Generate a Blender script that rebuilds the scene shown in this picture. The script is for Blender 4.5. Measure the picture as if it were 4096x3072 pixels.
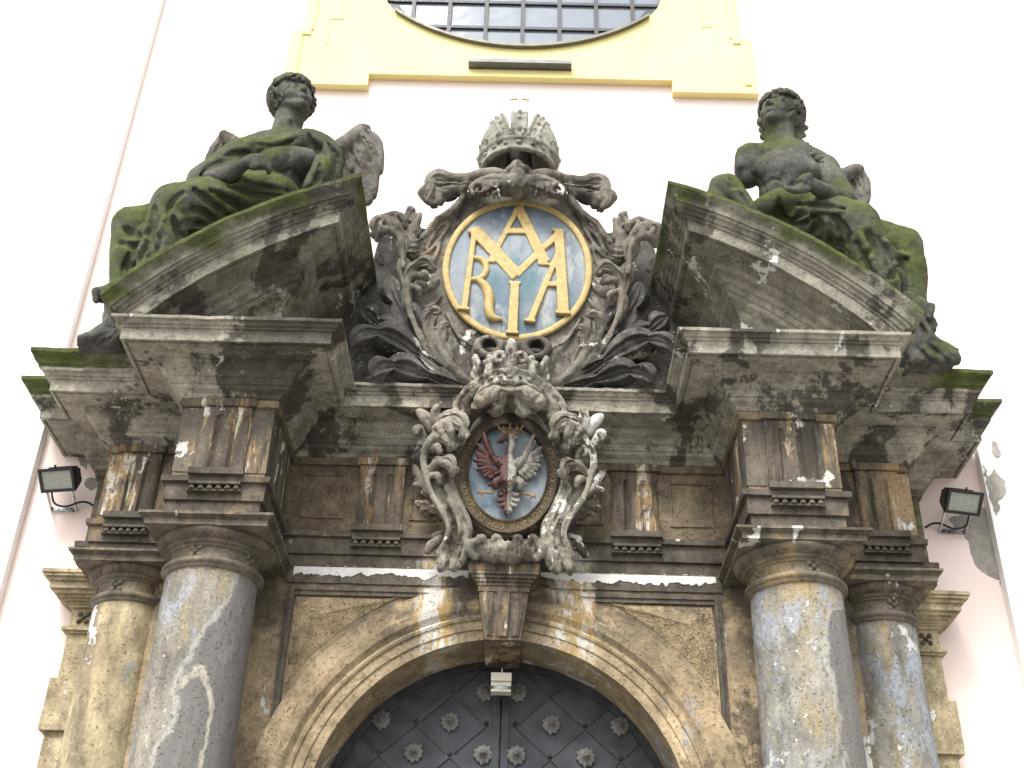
import bpy, math, random
import numpy as np
from math import sin, cos, pi, radians, sqrt, atan2
from mathutils import Matrix, Vector

random.seed(7)
for o in list(bpy.data.objects): bpy.data.objects.remove(o)
SC = bpy.context.scene
COL = SC.collection

# ------------------------------------------------------------------ camera
CX, FPX, PITCH, ROLL, YAW = 0.0902, 4843.2, 0.5735, 0.0295, -0.0100
def cam_axes():
    cp, sp, cr, sr, cy, sy = cos(PITCH), sin(PITCH), cos(ROLL), sin(ROLL), cos(YAW), sin(YAW)
    f = np.array([sy*cp, cy*cp, sp]); r = np.array([cy, -sy, 0.0]); u = np.cross(r, f)
    return cr*r + sr*u, -sr*r + cr*u, f
RR, UU, FF = cam_axes()
cam = bpy.data.cameras.new('camera'); camo = bpy.data.objects.new('camera', cam); COL.objects.link(camo)
cam.sensor_width = 36.0; cam.lens = 36.0*FPX/4096.0; cam.clip_end = 500; cam.clip_start = 0.05
M = Matrix(((RR[0], UU[0], -FF[0], CX), (RR[1], UU[1], -FF[1], 0), (RR[2], UU[2], -FF[2], 0), (0, 0, 0, 1)))
camo.matrix_world = M
SC.camera = camo
# ------------------------------------------------------------------ light
SUN_EL, SUN_AZ = radians(52), radians(200)
w = bpy.data.worlds.new('World'); SC.world = w; w.use_nodes = True
nt = w.node_tree; bg = nt.nodes['Background']
sky = nt.nodes.new('ShaderNodeTexSky'); sky.sky_type = 'NISHITA'; sky.sun_disc = False
sky.sun_elevation = SUN_EL; sky.sun_rotation = SUN_AZ; sky.dust_density = 4.0; sky.air_density = 1.0; sky.ozone_density = 1.0
hs = nt.nodes.new('ShaderNodeHueSaturation'); hs.inputs['Saturation'].default_value = 0.25
nt.links.new(sky.outputs[0], hs.inputs['Color']); nt.links.new(hs.outputs[0], bg.inputs['Color'])
bg.inputs['Strength'].default_value = 0.15
sl = bpy.data.lights.new('sun', 'SUN'); sl.energy = 1.4; sl.angle = radians(14); sl.color = (1.0, 0.975, 0.94)
so = bpy.data.objects.new('sun', sl); COL.objects.link(so)
sd = Vector((sin(SUN_AZ)*cos(SUN_EL), cos(SUN_AZ)*cos(SUN_EL), sin(SUN_EL)))
so.rotation_euler = sd.to_track_quat('Z', 'Y').to_euler(); so.location = sd*30
SC.view_settings.view_transform = 'Standard'; SC.view_settings.look = 'None'
SC.view_settings.exposure = 1.2; SC.view_settings.gamma = 1.0

# ------------------------------------------------------------------ measuring
# a point of the place from where it was surveyed in the picture and its depth y
def ray(u, v): return FF + RR*(u-2048)/FPX + UU*(1536-v)/FPX
def at(u, v, y):
    d = ray(u, v); t = y/d[1]
    return np.array([CX, 0, 0]) + d*t
def crop(x0, y0, s):
    def f(x, y, Y): return at(x0+x*s, y0+y*s, Y)
    f.s = s; f.x0 = x0; f.y0 = y0
    return f
CA = crop(1400, 380, .7234); CB = crop(1600, 1300, .6027); CE = crop(1800, 1630, .31335)
CL = crop(350, 280, .6149); CR = crop(2550, 330, .6448)

# ------------------------------------------------------------------ objects
def empty(name, loc, label, cat, group=None):
    o = bpy.data.objects.new(name, None); COL.objects.link(o); o.location = loc
    o['label'] = label; o['category'] = cat
    if group: o['group'] = group
    return o
def put(name, me, mat, parent=None, label=None, cat=None, group=None, kind=None):
    o = bpy.data.objects.new(name, me); COL.objects.link(o)
    if mat is not None and len(me.materials) == 0: me.materials.append(mat)
    if parent is not None:
        o.parent = parent
        q = parent; off = Vector((0, 0, 0))
        while q is not None: off += q.location; q = q.parent
        o.location = -off           # meshes are written in world coordinates
    if label: o['label'] = label
    if cat: o['category'] = cat
    if group: o['group'] = group
    if kind: o['kind'] = kind
    return o

# ------------------------------------------------------------------ noise (numpy)
def _h(i, j, k, s):
    n = (i*374761393 + j*668265263 + k*2147483647 + s*1274126177) & 0xffffffff
    n = ((n ^ (n >> 13))*1274126177) & 0xffffffff
    return ((n ^ (n >> 16)) & 0xffff)/65535.0
def vnoise(P, sc, seed=0):
    P = np.asarray(P, float)*sc + 100.0
    I = np.floor(P).astype(np.int64); F = P - I; F = F*F*(3-2*F)
    r = 0
    for a in (0, 1):
        for b in (0, 1):
            for c in (0, 1):
                wgt = (F[..., 0] if a else 1-F[..., 0])*(F[..., 1] if b else 1-F[..., 1])*(F[..., 2] if c else 1-F[..., 2])
                r = r + wgt*_h(I[..., 0]+a, I[..., 1]+b, I[..., 2]+c, seed)
    return r*2-1
def wear(V, amp=.004, sc=9.0):
    V = np.asarray(V, float)
    D = np.stack([vnoise(V, sc, s)*.65 + vnoise(V, sc*2.7, s+5)*.35 for s in (1, 2, 3)], -1)
    return V + D*amp

# ------------------------------------------------------------------ mesh builder
class MB:
    def __init__(s): s.v = []; s.f = []; s.sm = []; s.n = 0
    def add(s, V, F, smooth=False):
        V = np.asarray(V, float).reshape(-1, 3)
        s.v.append(V); s.f += [tuple(i+s.n for i in q) for q in F]; s.sm += [smooth]*len(F); s.n += len(V)
        return s
    def box(s, x0, x1, y0, y1, z0, z1):
        V = [(x, y, z) for z in (z0, z1) for y in (y0, y1) for x in (x0, x1)]
        return s.add(V, [(0, 2, 3, 1), (4, 5, 7, 6), (0, 1, 5, 4), (2, 6, 7, 3), (0, 4, 6, 2), (1, 3, 7, 5)])
    def wbox(s, x0, x1, y0, y1, z0, z1, step=.05):
        def ax(a, b): return np.linspace(a, b, max(2, int(abs(b-a)/step)+2))
        X, Y, Z = ax(x0, x1), ax(y0, y1), ax(z0, z1)
        def face(A, B, fn, flip):
            V = [fn(a, b) for a in A for b in B]; n = len(B); F = []
            for i in range(len(A)-1):
                for j in range(n-1):
                    q = (i*n+j, i*n+j+1, (i+1)*n+j+1, (i+1)*n+j); F.append(q[::-1] if flip else q)
            s.add(V, F)
        face(X, Z, lambda a, b: (a, y0, b), True); face(X, Z, lambda a, b: (a, y1, b), False)
        face(Y, Z, lambda a, b: (x0, a, b), False); face(Y, Z, lambda a, b: (x1, a, b), True)
        face(X, Y, lambda a, b: (a, b, z0), False); face(X, Y, lambda a, b: (a, b, z1), True)
        return s
    def grid(s, G, smooth=True, closeu=False, closev=False):
        G = np.asarray(G, float); a, b = G.shape[:2]; F = []
        for i in range(a if closeu else a-1):
            for j in range(b if closev else b-1):
                i2, j2 = (i+1) % a, (j+1) % b
                F.append((i*b+j, i*b+j2, i2*b+j2, i2*b+j))
        return s.add(G.reshape(-1, 3), F, smooth)
    def prism(s, poly, y0, y1, smooth=False):           # polygon in x,z extruded in y
        n = len(poly); V = [(p[0], y0, p[1]) for p in poly] + [(p[0], y1, p[1]) for p in poly]
        F = [tuple(range(n))[::-1], tuple(range(n, 2*n))] + [(i, (i+1) % n, n+(i+1) % n, n+i) for i in range(n)]
        return s.add(V, F, smooth)
    def lathe(s, c, prof, n=64, a0=0, a1=2*pi, smooth=True, amp=0):
        A = np.linspace(a0, a1, n+1)
        G = np.array([[(c[0]+r*sin(a), c[1]-r*cos(a), z) for a in A] for r, z in prof])
        return s.grid(wear(G, amp) if amp else G, smooth)
    def tube(s, pts, r, n=8, smooth=True):
        P = [Vector(p) for p in pts]; rows = []
        rs = r if isinstance(r, (list, tuple)) else [r]*len(P)
        up = Vector((0.13, 0.31, 0.94))
        for i, p in enumerate(P):
            t = (P[min(i+1, len(P)-1)] - P[max(i-1, 0)]).normalized()
            a = t.cross(up).normalized(); b = t.cross(a)
            rows.append([p + (a*cos(2*pi*k/n)+b*sin(2*pi*k/n))*rs[i] for k in range(n)])
        s.grid(np.array([[tuple(v) for v in row] for row in rows]), smooth, closev=True)
        m = s.n - n*len(P)
        s.f += [tuple(m+k for k in range(n)), tuple(s.n-n+k for k in range(n))[::-1]]; s.sm += [False]*2
        return s
    def build(s, name, mat, parent=None, amp=0, sc=9.0, fix=True, **kw):
        V = np.concatenate(s.v)
        if amp: V = wear(V, amp, sc)
        me = bpy.data.meshes.new(name); me.from_pydata(V.tolist(), [], s.f)
        me.polygons.foreach_set('use_smooth', s.sm)
        if fix:
            import bmesh
            bm = bmesh.new(); bm.from_mesh(me); bmesh.ops.recalc_face_normals(bm, faces=bm.faces); bm.to_mesh(me); bm.free()
        me.update()
        return put(name, me, mat, parent, **kw)

def plan_sweep(mb, path, prof, amp=.0035, step=.05, jag=None):
    """profile (d outward, z) swept along a plan polyline with mitred corners (outward = right-hand -y side)."""
    P = [np.array(p, float) for p in path]; N = []
    for a, b in zip(P[:-1], P[1:]):
        t = (b-a)/np.linalg.norm(b-a); N.append(np.array([t[1], -t[0]]))
    st = []
    for i in range(len(P)):
        if i == 0: m = N[0]
        elif i == len(P)-1: m = N[-1]
        else: m = (N[i-1]+N[i])/(1+N[i-1] @ N[i])
        st.append((P[i], m))
    rows = []
    for (p, m), (q, m2) in zip(st[:-1], st[1:]):
        k = max(1, int(np.linalg.norm(q-p)/step))
        for j in range(k):
            t = j/k; rows.append((p+(q-p)*t, m+(m2-m)*t))
    rows.append(st[-1])
    G = np.array([[(p[0]+m[0]*d, p[1]+m[1]*d, z) for d, z in prof] for p, m in rows])
    if amp: G = wear(G, amp)
    if jag:                                             # chipped top arris
        n = vnoise(G[:, -1], 14, 9)*.5+vnoise(G[:, -1], 37, 4)*.5
        G[:, jag, 2] -= np.clip(n[:, None]-.15, 0, 1)*.03
    mb.grid(G, False)
    return mb

# ------------------------------------------------------------------ signed distance sculpting
def catmull(P, n=6):
    P = [np.asarray(p, float) for p in P]
    if len(P) < 3: return [P[0]+(P[1]-P[0])*t for t in np.linspace(0, 1, n+1)]
    Q = [2*P[0]-P[1]]+P+[2*P[-1]-P[-2]]; out = []
    for i in range(1, len(Q)-2):
        for k in range(n):
            t = k/n; a, b, c, d = Q[i-1], Q[i], Q[i+1], Q[i+2]
            out.append(.5*((2*b)+(c-a)*t+(2*a-5*b+4*c-d)*t*t+(3*b-a-3*c+d)*t**3))
    out.append(P[-1]); return out
class SDF:
    def __init__(s, lo, hi, h):
        s.lo = np.array(lo, float); s.h = h; s.n = np.ceil((np.array(hi)-s.lo)/h).astype(int)+1
        s.d = np.full(s.n, 1.0, np.float32)
        s.ax = [(s.lo[i]+h*np.arange(s.n[i])).astype(np.float32) for i in range(3)]
    def win(s, lo, hi):
        a = np.clip(np.floor((np.array(lo)-s.lo)/s.h).astype(int), 0, s.n-1)
        b = np.clip(np.ceil((np.array(hi)-s.lo)/s.h).astype(int)+1, 1, s.n)
        if np.any(b <= a): return None, None
        sl = tuple(slice(a[i], b[i]) for i in range(3))
        return sl, (s.ax[0][sl[0]][:, None, None], s.ax[1][sl[1]][None, :, None], s.ax[2][sl[2]][None, None, :])
    def mix(s, sl, b, k, sub=False):
        a = s.d[sl]
        if sub: a = -a
        if k > 0:
            hh = np.clip(.5+.5*(b-a)/k, 0, 1); r = a*hh+b*(1-hh)-k*hh*(1-hh)
        else: r = np.minimum(a, b)
        s.d[sl] = -r if sub else r
    def worm(s, pts, k=.01, n=6, sub=False, flat=None):
        """pts: (x,y,z,r); smooth curve of spheres. flat=(axis vector, factor>1) squashes the section."""
        P = catmull([np.array(p, float) for p in pts], n) if len(pts) > 2 else [np.array(p, float) for p in pts]
        A = np.array(P); rm = A[:, 3].max()+abs(k)+2*s.h
        sl, g = s.win(A[:, :3].min(0)-rm, A[:, :3].max(0)+rm)
        if sl is None: return s
        best = None
        for p, q in zip(A[:-1], A[1:]):
            ab = q[:3]-p[:3]; L = ab @ ab
            if L < 1e-12: continue
            dx, dy, dz = g[0]-p[0], g[1]-p[1], g[2]-p[2]
            t = np.clip((dx*ab[0]+dy*ab[1]+dz*ab[2])/L, 0, 1)
            ex, ey, ez = dx-ab[0]*t, dy-ab[1]*t, dz-ab[2]*t
            e2 = ex*ex+ey*ey+ez*ez
            if flat is not None:
                a, m = flat; a = np.array(a, float)/np.linalg.norm(a); e2 = e2+(m*m-1)*(ex*a[0]+ey*a[1]+ez*a[2])**2
            d = np.sqrt(e2)-(p[3]+(q[3]-p[3])*t)
            best = d if best is None else np.minimum(best, d)
        if best is not None: s.mix(sl, best.astype(np.float32), k, sub)
        return s
    def ell(s, c, r, M=None, k=.01, sub=False):
        c = np.array(c, float); rm = max(r)+abs(k)+2*s.h
        sl, g = s.win(c-rm, c+rm)
        if sl is None: return s
        x, y, z = g[0]-c[0], g[1]-c[1], g[2]-c[2]
        if M is None: q = (x, y, z)
        else: q = [x*M[0][i]+y*M[1][i]+z*M[2][i] for i in range(3)]   # columns of M = local axes
        k0 = np.sqrt((q[0]/r[0])**2+(q[1]/r[1])**2+(q[2]/r[2])**2)
        k1 = np.sqrt((q[0]/r[0]**2)**2+(q[1]/r[1]**2)**2+(q[2]/r[2]**2)**2)+1e-6
        s.mix(sl, (k0*(k0-1)/k1).astype(np.float32), k, sub); return s
    def prism(s, poly, y0, y1, k=.01, sub=False, rnd=.0):
        P = np.array(poly, float); m = .05
        sl, g = s.win((P[:, 0].min()-m, y0-m, P[:, 1].min()-m), (P[:, 0].max()+m, y1+m, P[:, 1].max()+m))
        if sl is None: return s
        X = g[0][:, 0, 0][:, None]; Z = g[2][0, 0, :][None, :]
        d2 = np.full((X.shape[0], Z.shape[1]), 1e9); ins = np.zeros(d2.shape, bool)
        for a, b in zip(P, np.roll(P, -1, 0)):
            e = b-a; wx, wz = X-a[0], Z-a[1]; t = np.clip((wx*e[0]+wz*e[1])/(e @ e+1e-12), 0, 1)
            d2 = np.minimum(d2, (wx-e[0]*t)**2+(wz-e[1]*t)**2)
            c = ((a[1] <= Z) != (b[1] <= Z)); xi = a[0]+(Z-a[1])/(b[1]-a[1]+1e-12)*e[0]
            ins ^= c & (X < xi)
        d = np.where(ins, -np.sqrt(d2), np.sqrt(d2))[:, None, :]
        dy = np.abs(g[1]-(y0+y1)/2)-(y1-y0)/2
        d = d+rnd; dy = dy+rnd
        r = np.minimum(np.maximum(d, dy), 0)+np.sqrt(np.maximum(d, 0)**2+np.maximum(dy, 0)**2)-rnd
        s.mix(sl, r.astype(np.float32), k, sub); return s
    def rough(s, amp, sc, seed=0):
        idx = np.argwhere(np.abs(s.d) < 3*s.h)
        P = s.lo+idx*s.h; n = vnoise(P, sc, seed)*.6+vnoise(P, sc*2.3, seed+1)*.4
        s.d[tuple(idx.T)] += (amp*n).astype(np.float32); return s
    def val(s, p):
        i = np.round((np.asarray(p)-s.lo)/s.h).astype(int)
        if np.any(i < 0) or np.any(i >= s.n): return 1.0
        return float(s.d[tuple(i)])
    def hit(s, cr, x, y, y0=6.0, y1=8.3):
        """where the line of sight surveyed at crop point x,y meets the carved surface"""
        d = ray(cr.x0+x*cr.s, cr.y0+y*cr.s); o = np.array([CX, 0, 0]); t = y0/d[1]
        while t*d[1] < y1:
            p = o+d*t; v = s.val(p)
            if v < 0: return p
            t += max(min(v*.6, .05), s.h*.4)
        return None
    def mesh(s, name, mat, parent=None, smooth=1, **kw):
        d = s.d.copy(); d[0] = d[-1] = 1; d[:, 0] = d[:, -1] = 1; d[:, :, 0] = d[:, :, -1] = 1
        n = np.array(d.shape); b = d < 0
        cs = sum(b[i:n[0]-1+i, j:n[1]-1+j, k:n[2]-1+k].astype(np.int8) for i in (0, 1) for j in (0, 1) for k in (0, 1))
        cells = np.argwhere((cs > 0) & (cs < 8)); idx = np.full(n-1, -1, np.int64); idx[tuple(cells.T)] = np.arange(len(cells))
        acc = np.zeros((len(cells), 3)); cnt = np.zeros(len(cells))
        C = [(i, j, k) for i in (0, 1) for j in (0, 1) for k in (0, 1)]
        val = {c: d[tuple((cells+np.array(c)).T)] for c in C}
        for c in C:
            for a in range(3):
                if c[a] == 0:
                    e = list(c); e[a] = 1; e = tuple(e); v0, v1 = val[c], val[e]; m = (v0 < 0) != (v1 < 0)
                    t = np.where(m, v0/(v0-v1+1e-12), 0); p = np.tile(np.array(c, float), (len(cells), 1)); p[:, a] += t
                    acc[m] += p[m]; cnt[m] += 1
        V = s.lo+(cells+acc/np.maximum(cnt, 1)[:, None])*s.h
        Q = []
        for a in range(3):
            u, v = (a+1) % 3, (a+2) % 3
            s0 = [slice(None)]*3; s1 = [slice(None)]*3; s0[a] = slice(0, -1); s1[a] = slice(1, None)
            b0, b1 = b[tuple(s0)], b[tuple(s1)]
            for flip, mk in ((False, b0 & ~b1), (True, ~b0 & b1)):
                E = np.argwhere(mk); E = E[(E[:, u] > 0) & (E[:, v] > 0)]
                if not len(E): continue
                du = np.zeros(3, int); du[u] = 1; dv = np.zeros(3, int); dv[v] = 1
                q = np.stack([idx[tuple((E-du-dv).T)], idx[tuple((E-dv).T)], idx[tuple(E.T)], idx[tuple((E-du).T)]], -1)
                Q.append(q[:, ::-1] if flip else q)
        Q = np.concatenate(Q); Q = Q[(Q >= 0).all(1)]
        for _ in range(smooth):                        # one light relaxation
            S = np.zeros_like(V); c = np.zeros(len(V))
            for i in range(4):
                for j in (1, 3): np.add.at(S, Q[:, i], V[Q[:, (i+j) % 4]]); np.add.at(c, Q[:, i], 1)
            V = .5*V+.5*S/np.maximum(c, 1)[:, None]
        me = bpy.data.meshes.new(name); me.from_pydata(V.tolist(), [], Q.tolist())
        me.polygons.foreach_set('use_smooth', [True]*len(Q)); me.update()
        return put(name, me, mat, parent, **kw)
def W(cr, pts, rs=1.0):
    """surveyed (x, y, depth, radius) -> world worm points; radius given in crop pixels"""
    out = []
    for x, y, Y, r in pts:
        p = cr(x, y, Y); out.append((p[0], p[1], p[2], r*cr.s*np.linalg.norm(p-np.array([CX, 0, 0]))/FPX*rs))
    return out
def mirror(pts, ax=0.012): return [(2*ax-p[0],)+tuple(p[1:]) for p in pts]
# ------------------------------------------------------------------ materials
def mat_new(name):
    m = bpy.data.materials.new(name); m.use_nodes = True
    n = m.node_tree; b = n.nodes['Principled BSDF']; return m, n, b
class NB:
    """small node helper"""
    def __init__(s, nt): s.t = nt; s.pos = s.node('ShaderNodeNewGeometry').outputs['Position']
    def node(s, t, **kw):
        n = s.t.nodes.new(t)
        for k, v in kw.items(): setattr(n, k, v)
        return n
    def set(s, sock, v):
        if hasattr(v, 'is_output') or isinstance(v, bpy.types.NodeSocket): s.t.links.new(v, sock)
        else:
            if isinstance(v, (tuple, list)) and len(v) == 3 and sock.type == 'RGBA': v = (*v, 1)
            sock.default_value = v
    def mapv(s, scale, loc=(0, 0, 0)):
        m = s.node('ShaderNodeMapping'); s.set(m.inputs['Vector'], s.pos); m.inputs['Scale'].default_value = scale; m.inputs['Location'].default_value = loc
        return m.outputs[0]
    def noise(s, sc, det=6, rough=.6, vec=None, dist=0):
        n = s.node('ShaderNodeTexNoise'); n.inputs['Scale'].default_value = sc; n.inputs['Detail'].default_value = det
        n.inputs['Roughness'].default_value = rough; n.inputs['Distortion'].default_value = dist
        s.set(n.inputs['Vector'], vec if vec is not None else s.pos); return n.outputs[0]
    def rng(s, v, a, b, c=0, d=1):
        n = s.node('ShaderNodeMapRange'); n.inputs[1].default_value = a; n.inputs[2].default_value = b; n.inputs[3].default_value = c; n.inputs[4].default_value = d
        s.set(n.inputs[0], v); return n.outputs[0]
    def math(s, op, a, b=0.0):
        n = s.node('ShaderNodeMath', operation=op); s.set(n.inputs[0], a); s.set(n.inputs[1], b); return n.outputs[0]
    def mix(s, f, a, b, mode='MIX'):
        n = s.node('ShaderNodeMix', data_type='RGBA', blend_type=mode); s.set(n.inputs[0], f); s.set(n.inputs[6], a); s.set(n.inputs[7], b); return n.outputs[2]
def stone(name, c1, c2, soot=None, ochre=None, pale=None, blue=None, moss=None, streak=1.0, off=0, rough=.9, bump=.5, fleck=.0, tool=0, sootc=(.045, .038, .031), palec=(.50, .49, .45), ochrec=(.40, .27, .12), mossc=(.060, .085, .018), hook=None, speck=.45, mossrun=False):
    """weathered sandstone. soot/ochre/pale/blue/moss are thresholds (lower = more of it)."""
    m, nt, b = mat_new(name); N = NB(nt); o = (off*3.1, off*1.7, off*2.3)
    base = N.mix(N.rng(N.noise(2.2, 8, .65, N.mapv((1, 1, 1/streak), o)), .38, .62), c1, c2)
    fine = N.noise(38, 6, .75); mid = N.noise(9, 8, .70, N.mapv((1, 1, 1/streak), o))
    c = N.mix(.75, base, N.mix(N.rng(mid, .33, .67), (.40, .39, .37), (1.35, 1.33, 1.28)), 'MULTIPLY')
    c = N.mix(.6, c, N.mix(N.rng(fine, .3, .7), (.55, .55, .55), (1.3, 1.3, 1.3)), 'MULTIPLY')
    hgt = N.math('ADD', N.math('MULTIPLY', fine, .5), mid)
    if ochre is not None:
        f = N.rng(N.noise(1.7, 8, .68, N.mapv((1, 1, .7/streak), (o[0]+7, o[1], o[2]))), ochre-.05, ochre+.08)
        c = N.mix(f, c, N.mix(N.rng(fine, .3, .7), tuple(x*.75 for x in ochrec), (ochrec[0]*1.4, ochrec[1]*1.45, ochrec[2]*1.6)))
    if blue is not None:
        f = N.rng(N.noise(3.1, 10, .74, N.mapv((1, 1, .45), (o[0]+3, o[1]+9, o[2]))), blue-.02, blue+.04)
        c = N.mix(N.math('MULTIPLY', f, .85), c, N.mix(N.rng(fine, .3, .7), (.17, .19, .22), (.36, .39, .43)))
    if soot is not None:
        f = N.rng(N.math('ADD', N.noise(1.7, 5, .56, N.mapv((1, 1, .6/streak), (o[0], o[1]+5, o[2]+1)), .9), N.rng(N.noise(11, 8, .75), .3, .7, -.10, .10)), soot-.02, soot+.03)
        c = N.mix(N.math('MULTIPLY', f, .93), c, N.mix(N.rng(mid, .35, .65), sootc, (sootc[0]*2.2, sootc[1]*2.1, sootc[2]*1.9)))
    if pale is not None:
        p = N.math('ADD', N.noise(2.6, 5, .58, N.mapv((1, 1, .6), (o[0]+1, o[1]+2, o[2]+8)), .6), N.rng(N.noise(16, 8, .72), .3, .7, -.055, .055))
        f = N.rng(p, pale-.004, pale+.008)
        c = N.mix(f, c, N.mix(N.rng(fine, .3, .7), palec, tuple(min(.8, x*1.25) for x in palec)))
        hgt = N.math('ADD', hgt, N.math('MULTIPLY', f, .6))
    if fleck:
        f = N.rng(N.noise(21, 5, .78, N.mapv((1, 1, .8), (o[0]+4, 0, 3))), fleck, fleck+.02)
        c = N.mix(f, c, (.50, .49, .45))
    if hook is not None: c = hook(N, c, fine, mid)
    if moss is not None:
        g = N.node('ShaderNodeNewGeometry'); sx = N.node('ShaderNodeSeparateXYZ'); N.set(sx.inputs[0], g.outputs['Normal'])
        up = N.rng(sx.outputs[2], -1.0, 1.0, -.27, .21)
        if mossrun:
            X, Yy, Z = xyz(N); dz = N.math('SUBTRACT', Z, 2.53)
            R = N.math('SQRT', N.math('ADD', N.math('MULTIPLY', X, X), N.math('MULTIPLY', dz, dz)))
            up = N.math('ADD', N.math('ADD', N.math('MULTIPLY', up, .5), N.rng(R, 3.42, 3.60, -.15, .15)), N.rng(X, -2.8, 2.8, .05, -.04))
        f = N.rng(N.math('ADD', N.math('ADD', N.noise(2.3, 6, .6), up), N.rng(fine, .3, .7, -.04, .04)), moss-.03, moss+.12)
        mc = N.mix(N.rng(N.noise(6, 7, .72), .36, .64), tuple(x*.38 for x in mossc), mossc)
        c = N.mix(N.math('MULTIPLY', f, .9), c, mc)
        hgt = N.math('ADD', hgt, N.math('MULTIPLY', N.math('MULTIPLY', f, N.noise(70, 3, .7)), .6))
    pit = N.rng(N.noise(52, 2, .5), .62, .70)
    c = N.mix(N.math('MULTIPLY', pit, speck), c, (.03, .027, .022))
    N.set(b.inputs['Base Color'], c); b.inputs['Roughness'].default_value = rough
    b.inputs['Specular IOR Level'].default_value = .2
    if tool:
        hgt = N.math('ADD', hgt, N.math('MULTIPLY', N.noise(tool, 3, .6, None, .8), 1.6))
    bp = N.node('ShaderNodeBump'); bp.inputs['Strength'].default_value = bump; bp.inputs['Distance'].default_value = .014
    N.set(bp.inputs['Height'], N.math('SUBTRACT', hgt, pit)); N.set(b.inputs['Normal'], bp.outputs[0])
    return m
def xyz(N):
    s = N.node('ShaderNodeSeparateXYZ'); N.set(s.inputs[0], N.pos); return s.outputs
def washed(N, c, fine, mid):
    """rain-washed ochre and lime runs under the arms, dark crust along the top of the arch"""
    x, y, z = xyz(N)
    d = N.math('ADD', N.math('ABSOLUTE', N.math('SUBTRACT', N.math('ABSOLUTE', N.math('SUBTRACT', x, .01)), .47)), N.rng(N.noise(5, 8, .7, N.mapv((1, 1, .35), (3, 0, 0))), .25, .75, -.16, .16))
    crust = N.math('MULTIPLY', N.rng(N.math('ADD', z, N.rng(mid, .25, .75, -.35, .35)), 2.75, 3.10), N.rng(N.noise(3.5, 8, .7), .36, .5))
    c = N.mix(N.math('MULTIPLY', crust, .80), c, N.mix(N.rng(fine, .3, .7), (.05, .042, .033), (.10, .085, .065)))
    f = N.math('MULTIPLY', N.rng(d, .16, .06), N.rng(N.math('ADD', z, N.rng(mid, .2, .8, -.25, .25)), 2.72, 2.95))
    run = N.mix(N.rng(N.noise(9, 9, .75, N.mapv((1, 1, .3), (1, 2, 9))), .47, .53), (.40, .29, .13), (.56, .54, .49))
    return N.mix(N.math('MULTIPLY', f, .9), c, run)
def runs_brown(N, c, fine, mid):
    x, y, z = xyz(N)
    d = N.math('ADD', N.math('ABSOLUTE', N.math('SUBTRACT', N.math('ABSOLUTE', N.math('SUBTRACT', x, .01)), .47)), N.rng(N.noise(5, 8, .7, N.mapv((1, 1, .35), (3, 0, 0))), .25, .75, -.16, .16))
    f = N.math('MULTIPLY', N.rng(d, .15, .05), N.rng(N.math('ADD', z, N.rng(mid, .2, .8, -.1, .1)), 3.66, 3.56))
    run = N.mix(N.rng(N.noise(9, 9, .75, N.mapv((1, 1, .3), (1, 2, 9))), .46, .52), (.38, .27, .12), (.56, .54, .49))
    return N.mix(N.math('MULTIPLY', f, .9), c, run)
def runs_frieze(N, c, fine, mid):
    """vertical lime and rust runs down the frieze blocks"""
    a = N.noise(5.5, 6, .65, N.mapv((1, 1, .10), (2, 4, 6))); b = N.noise(13, 7, .7, N.mapv((1, 1, .16), (7, 1, 3)))
    n = N.math('ADD', N.math('MULTIPLY', a, .6), N.math('MULTIPLY', b, .4)); brk = N.rng(N.noise(6, 8, .7), .40, .56)
    c = N.mix(N.math('MULTIPLY', N.rng(n, .525, .56), brk), c, (.30, .205, .10))
    c = N.mix(N.math('MULTIPLY', N.rng(n, .565, .58), N.rng(N.noise(7, 8, .72), .44, .52)), c, (.50, .48, .42))
    return N.mix(N.rng(n, .455, .425, 0, .8), c, (.05, .043, .036))
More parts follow.
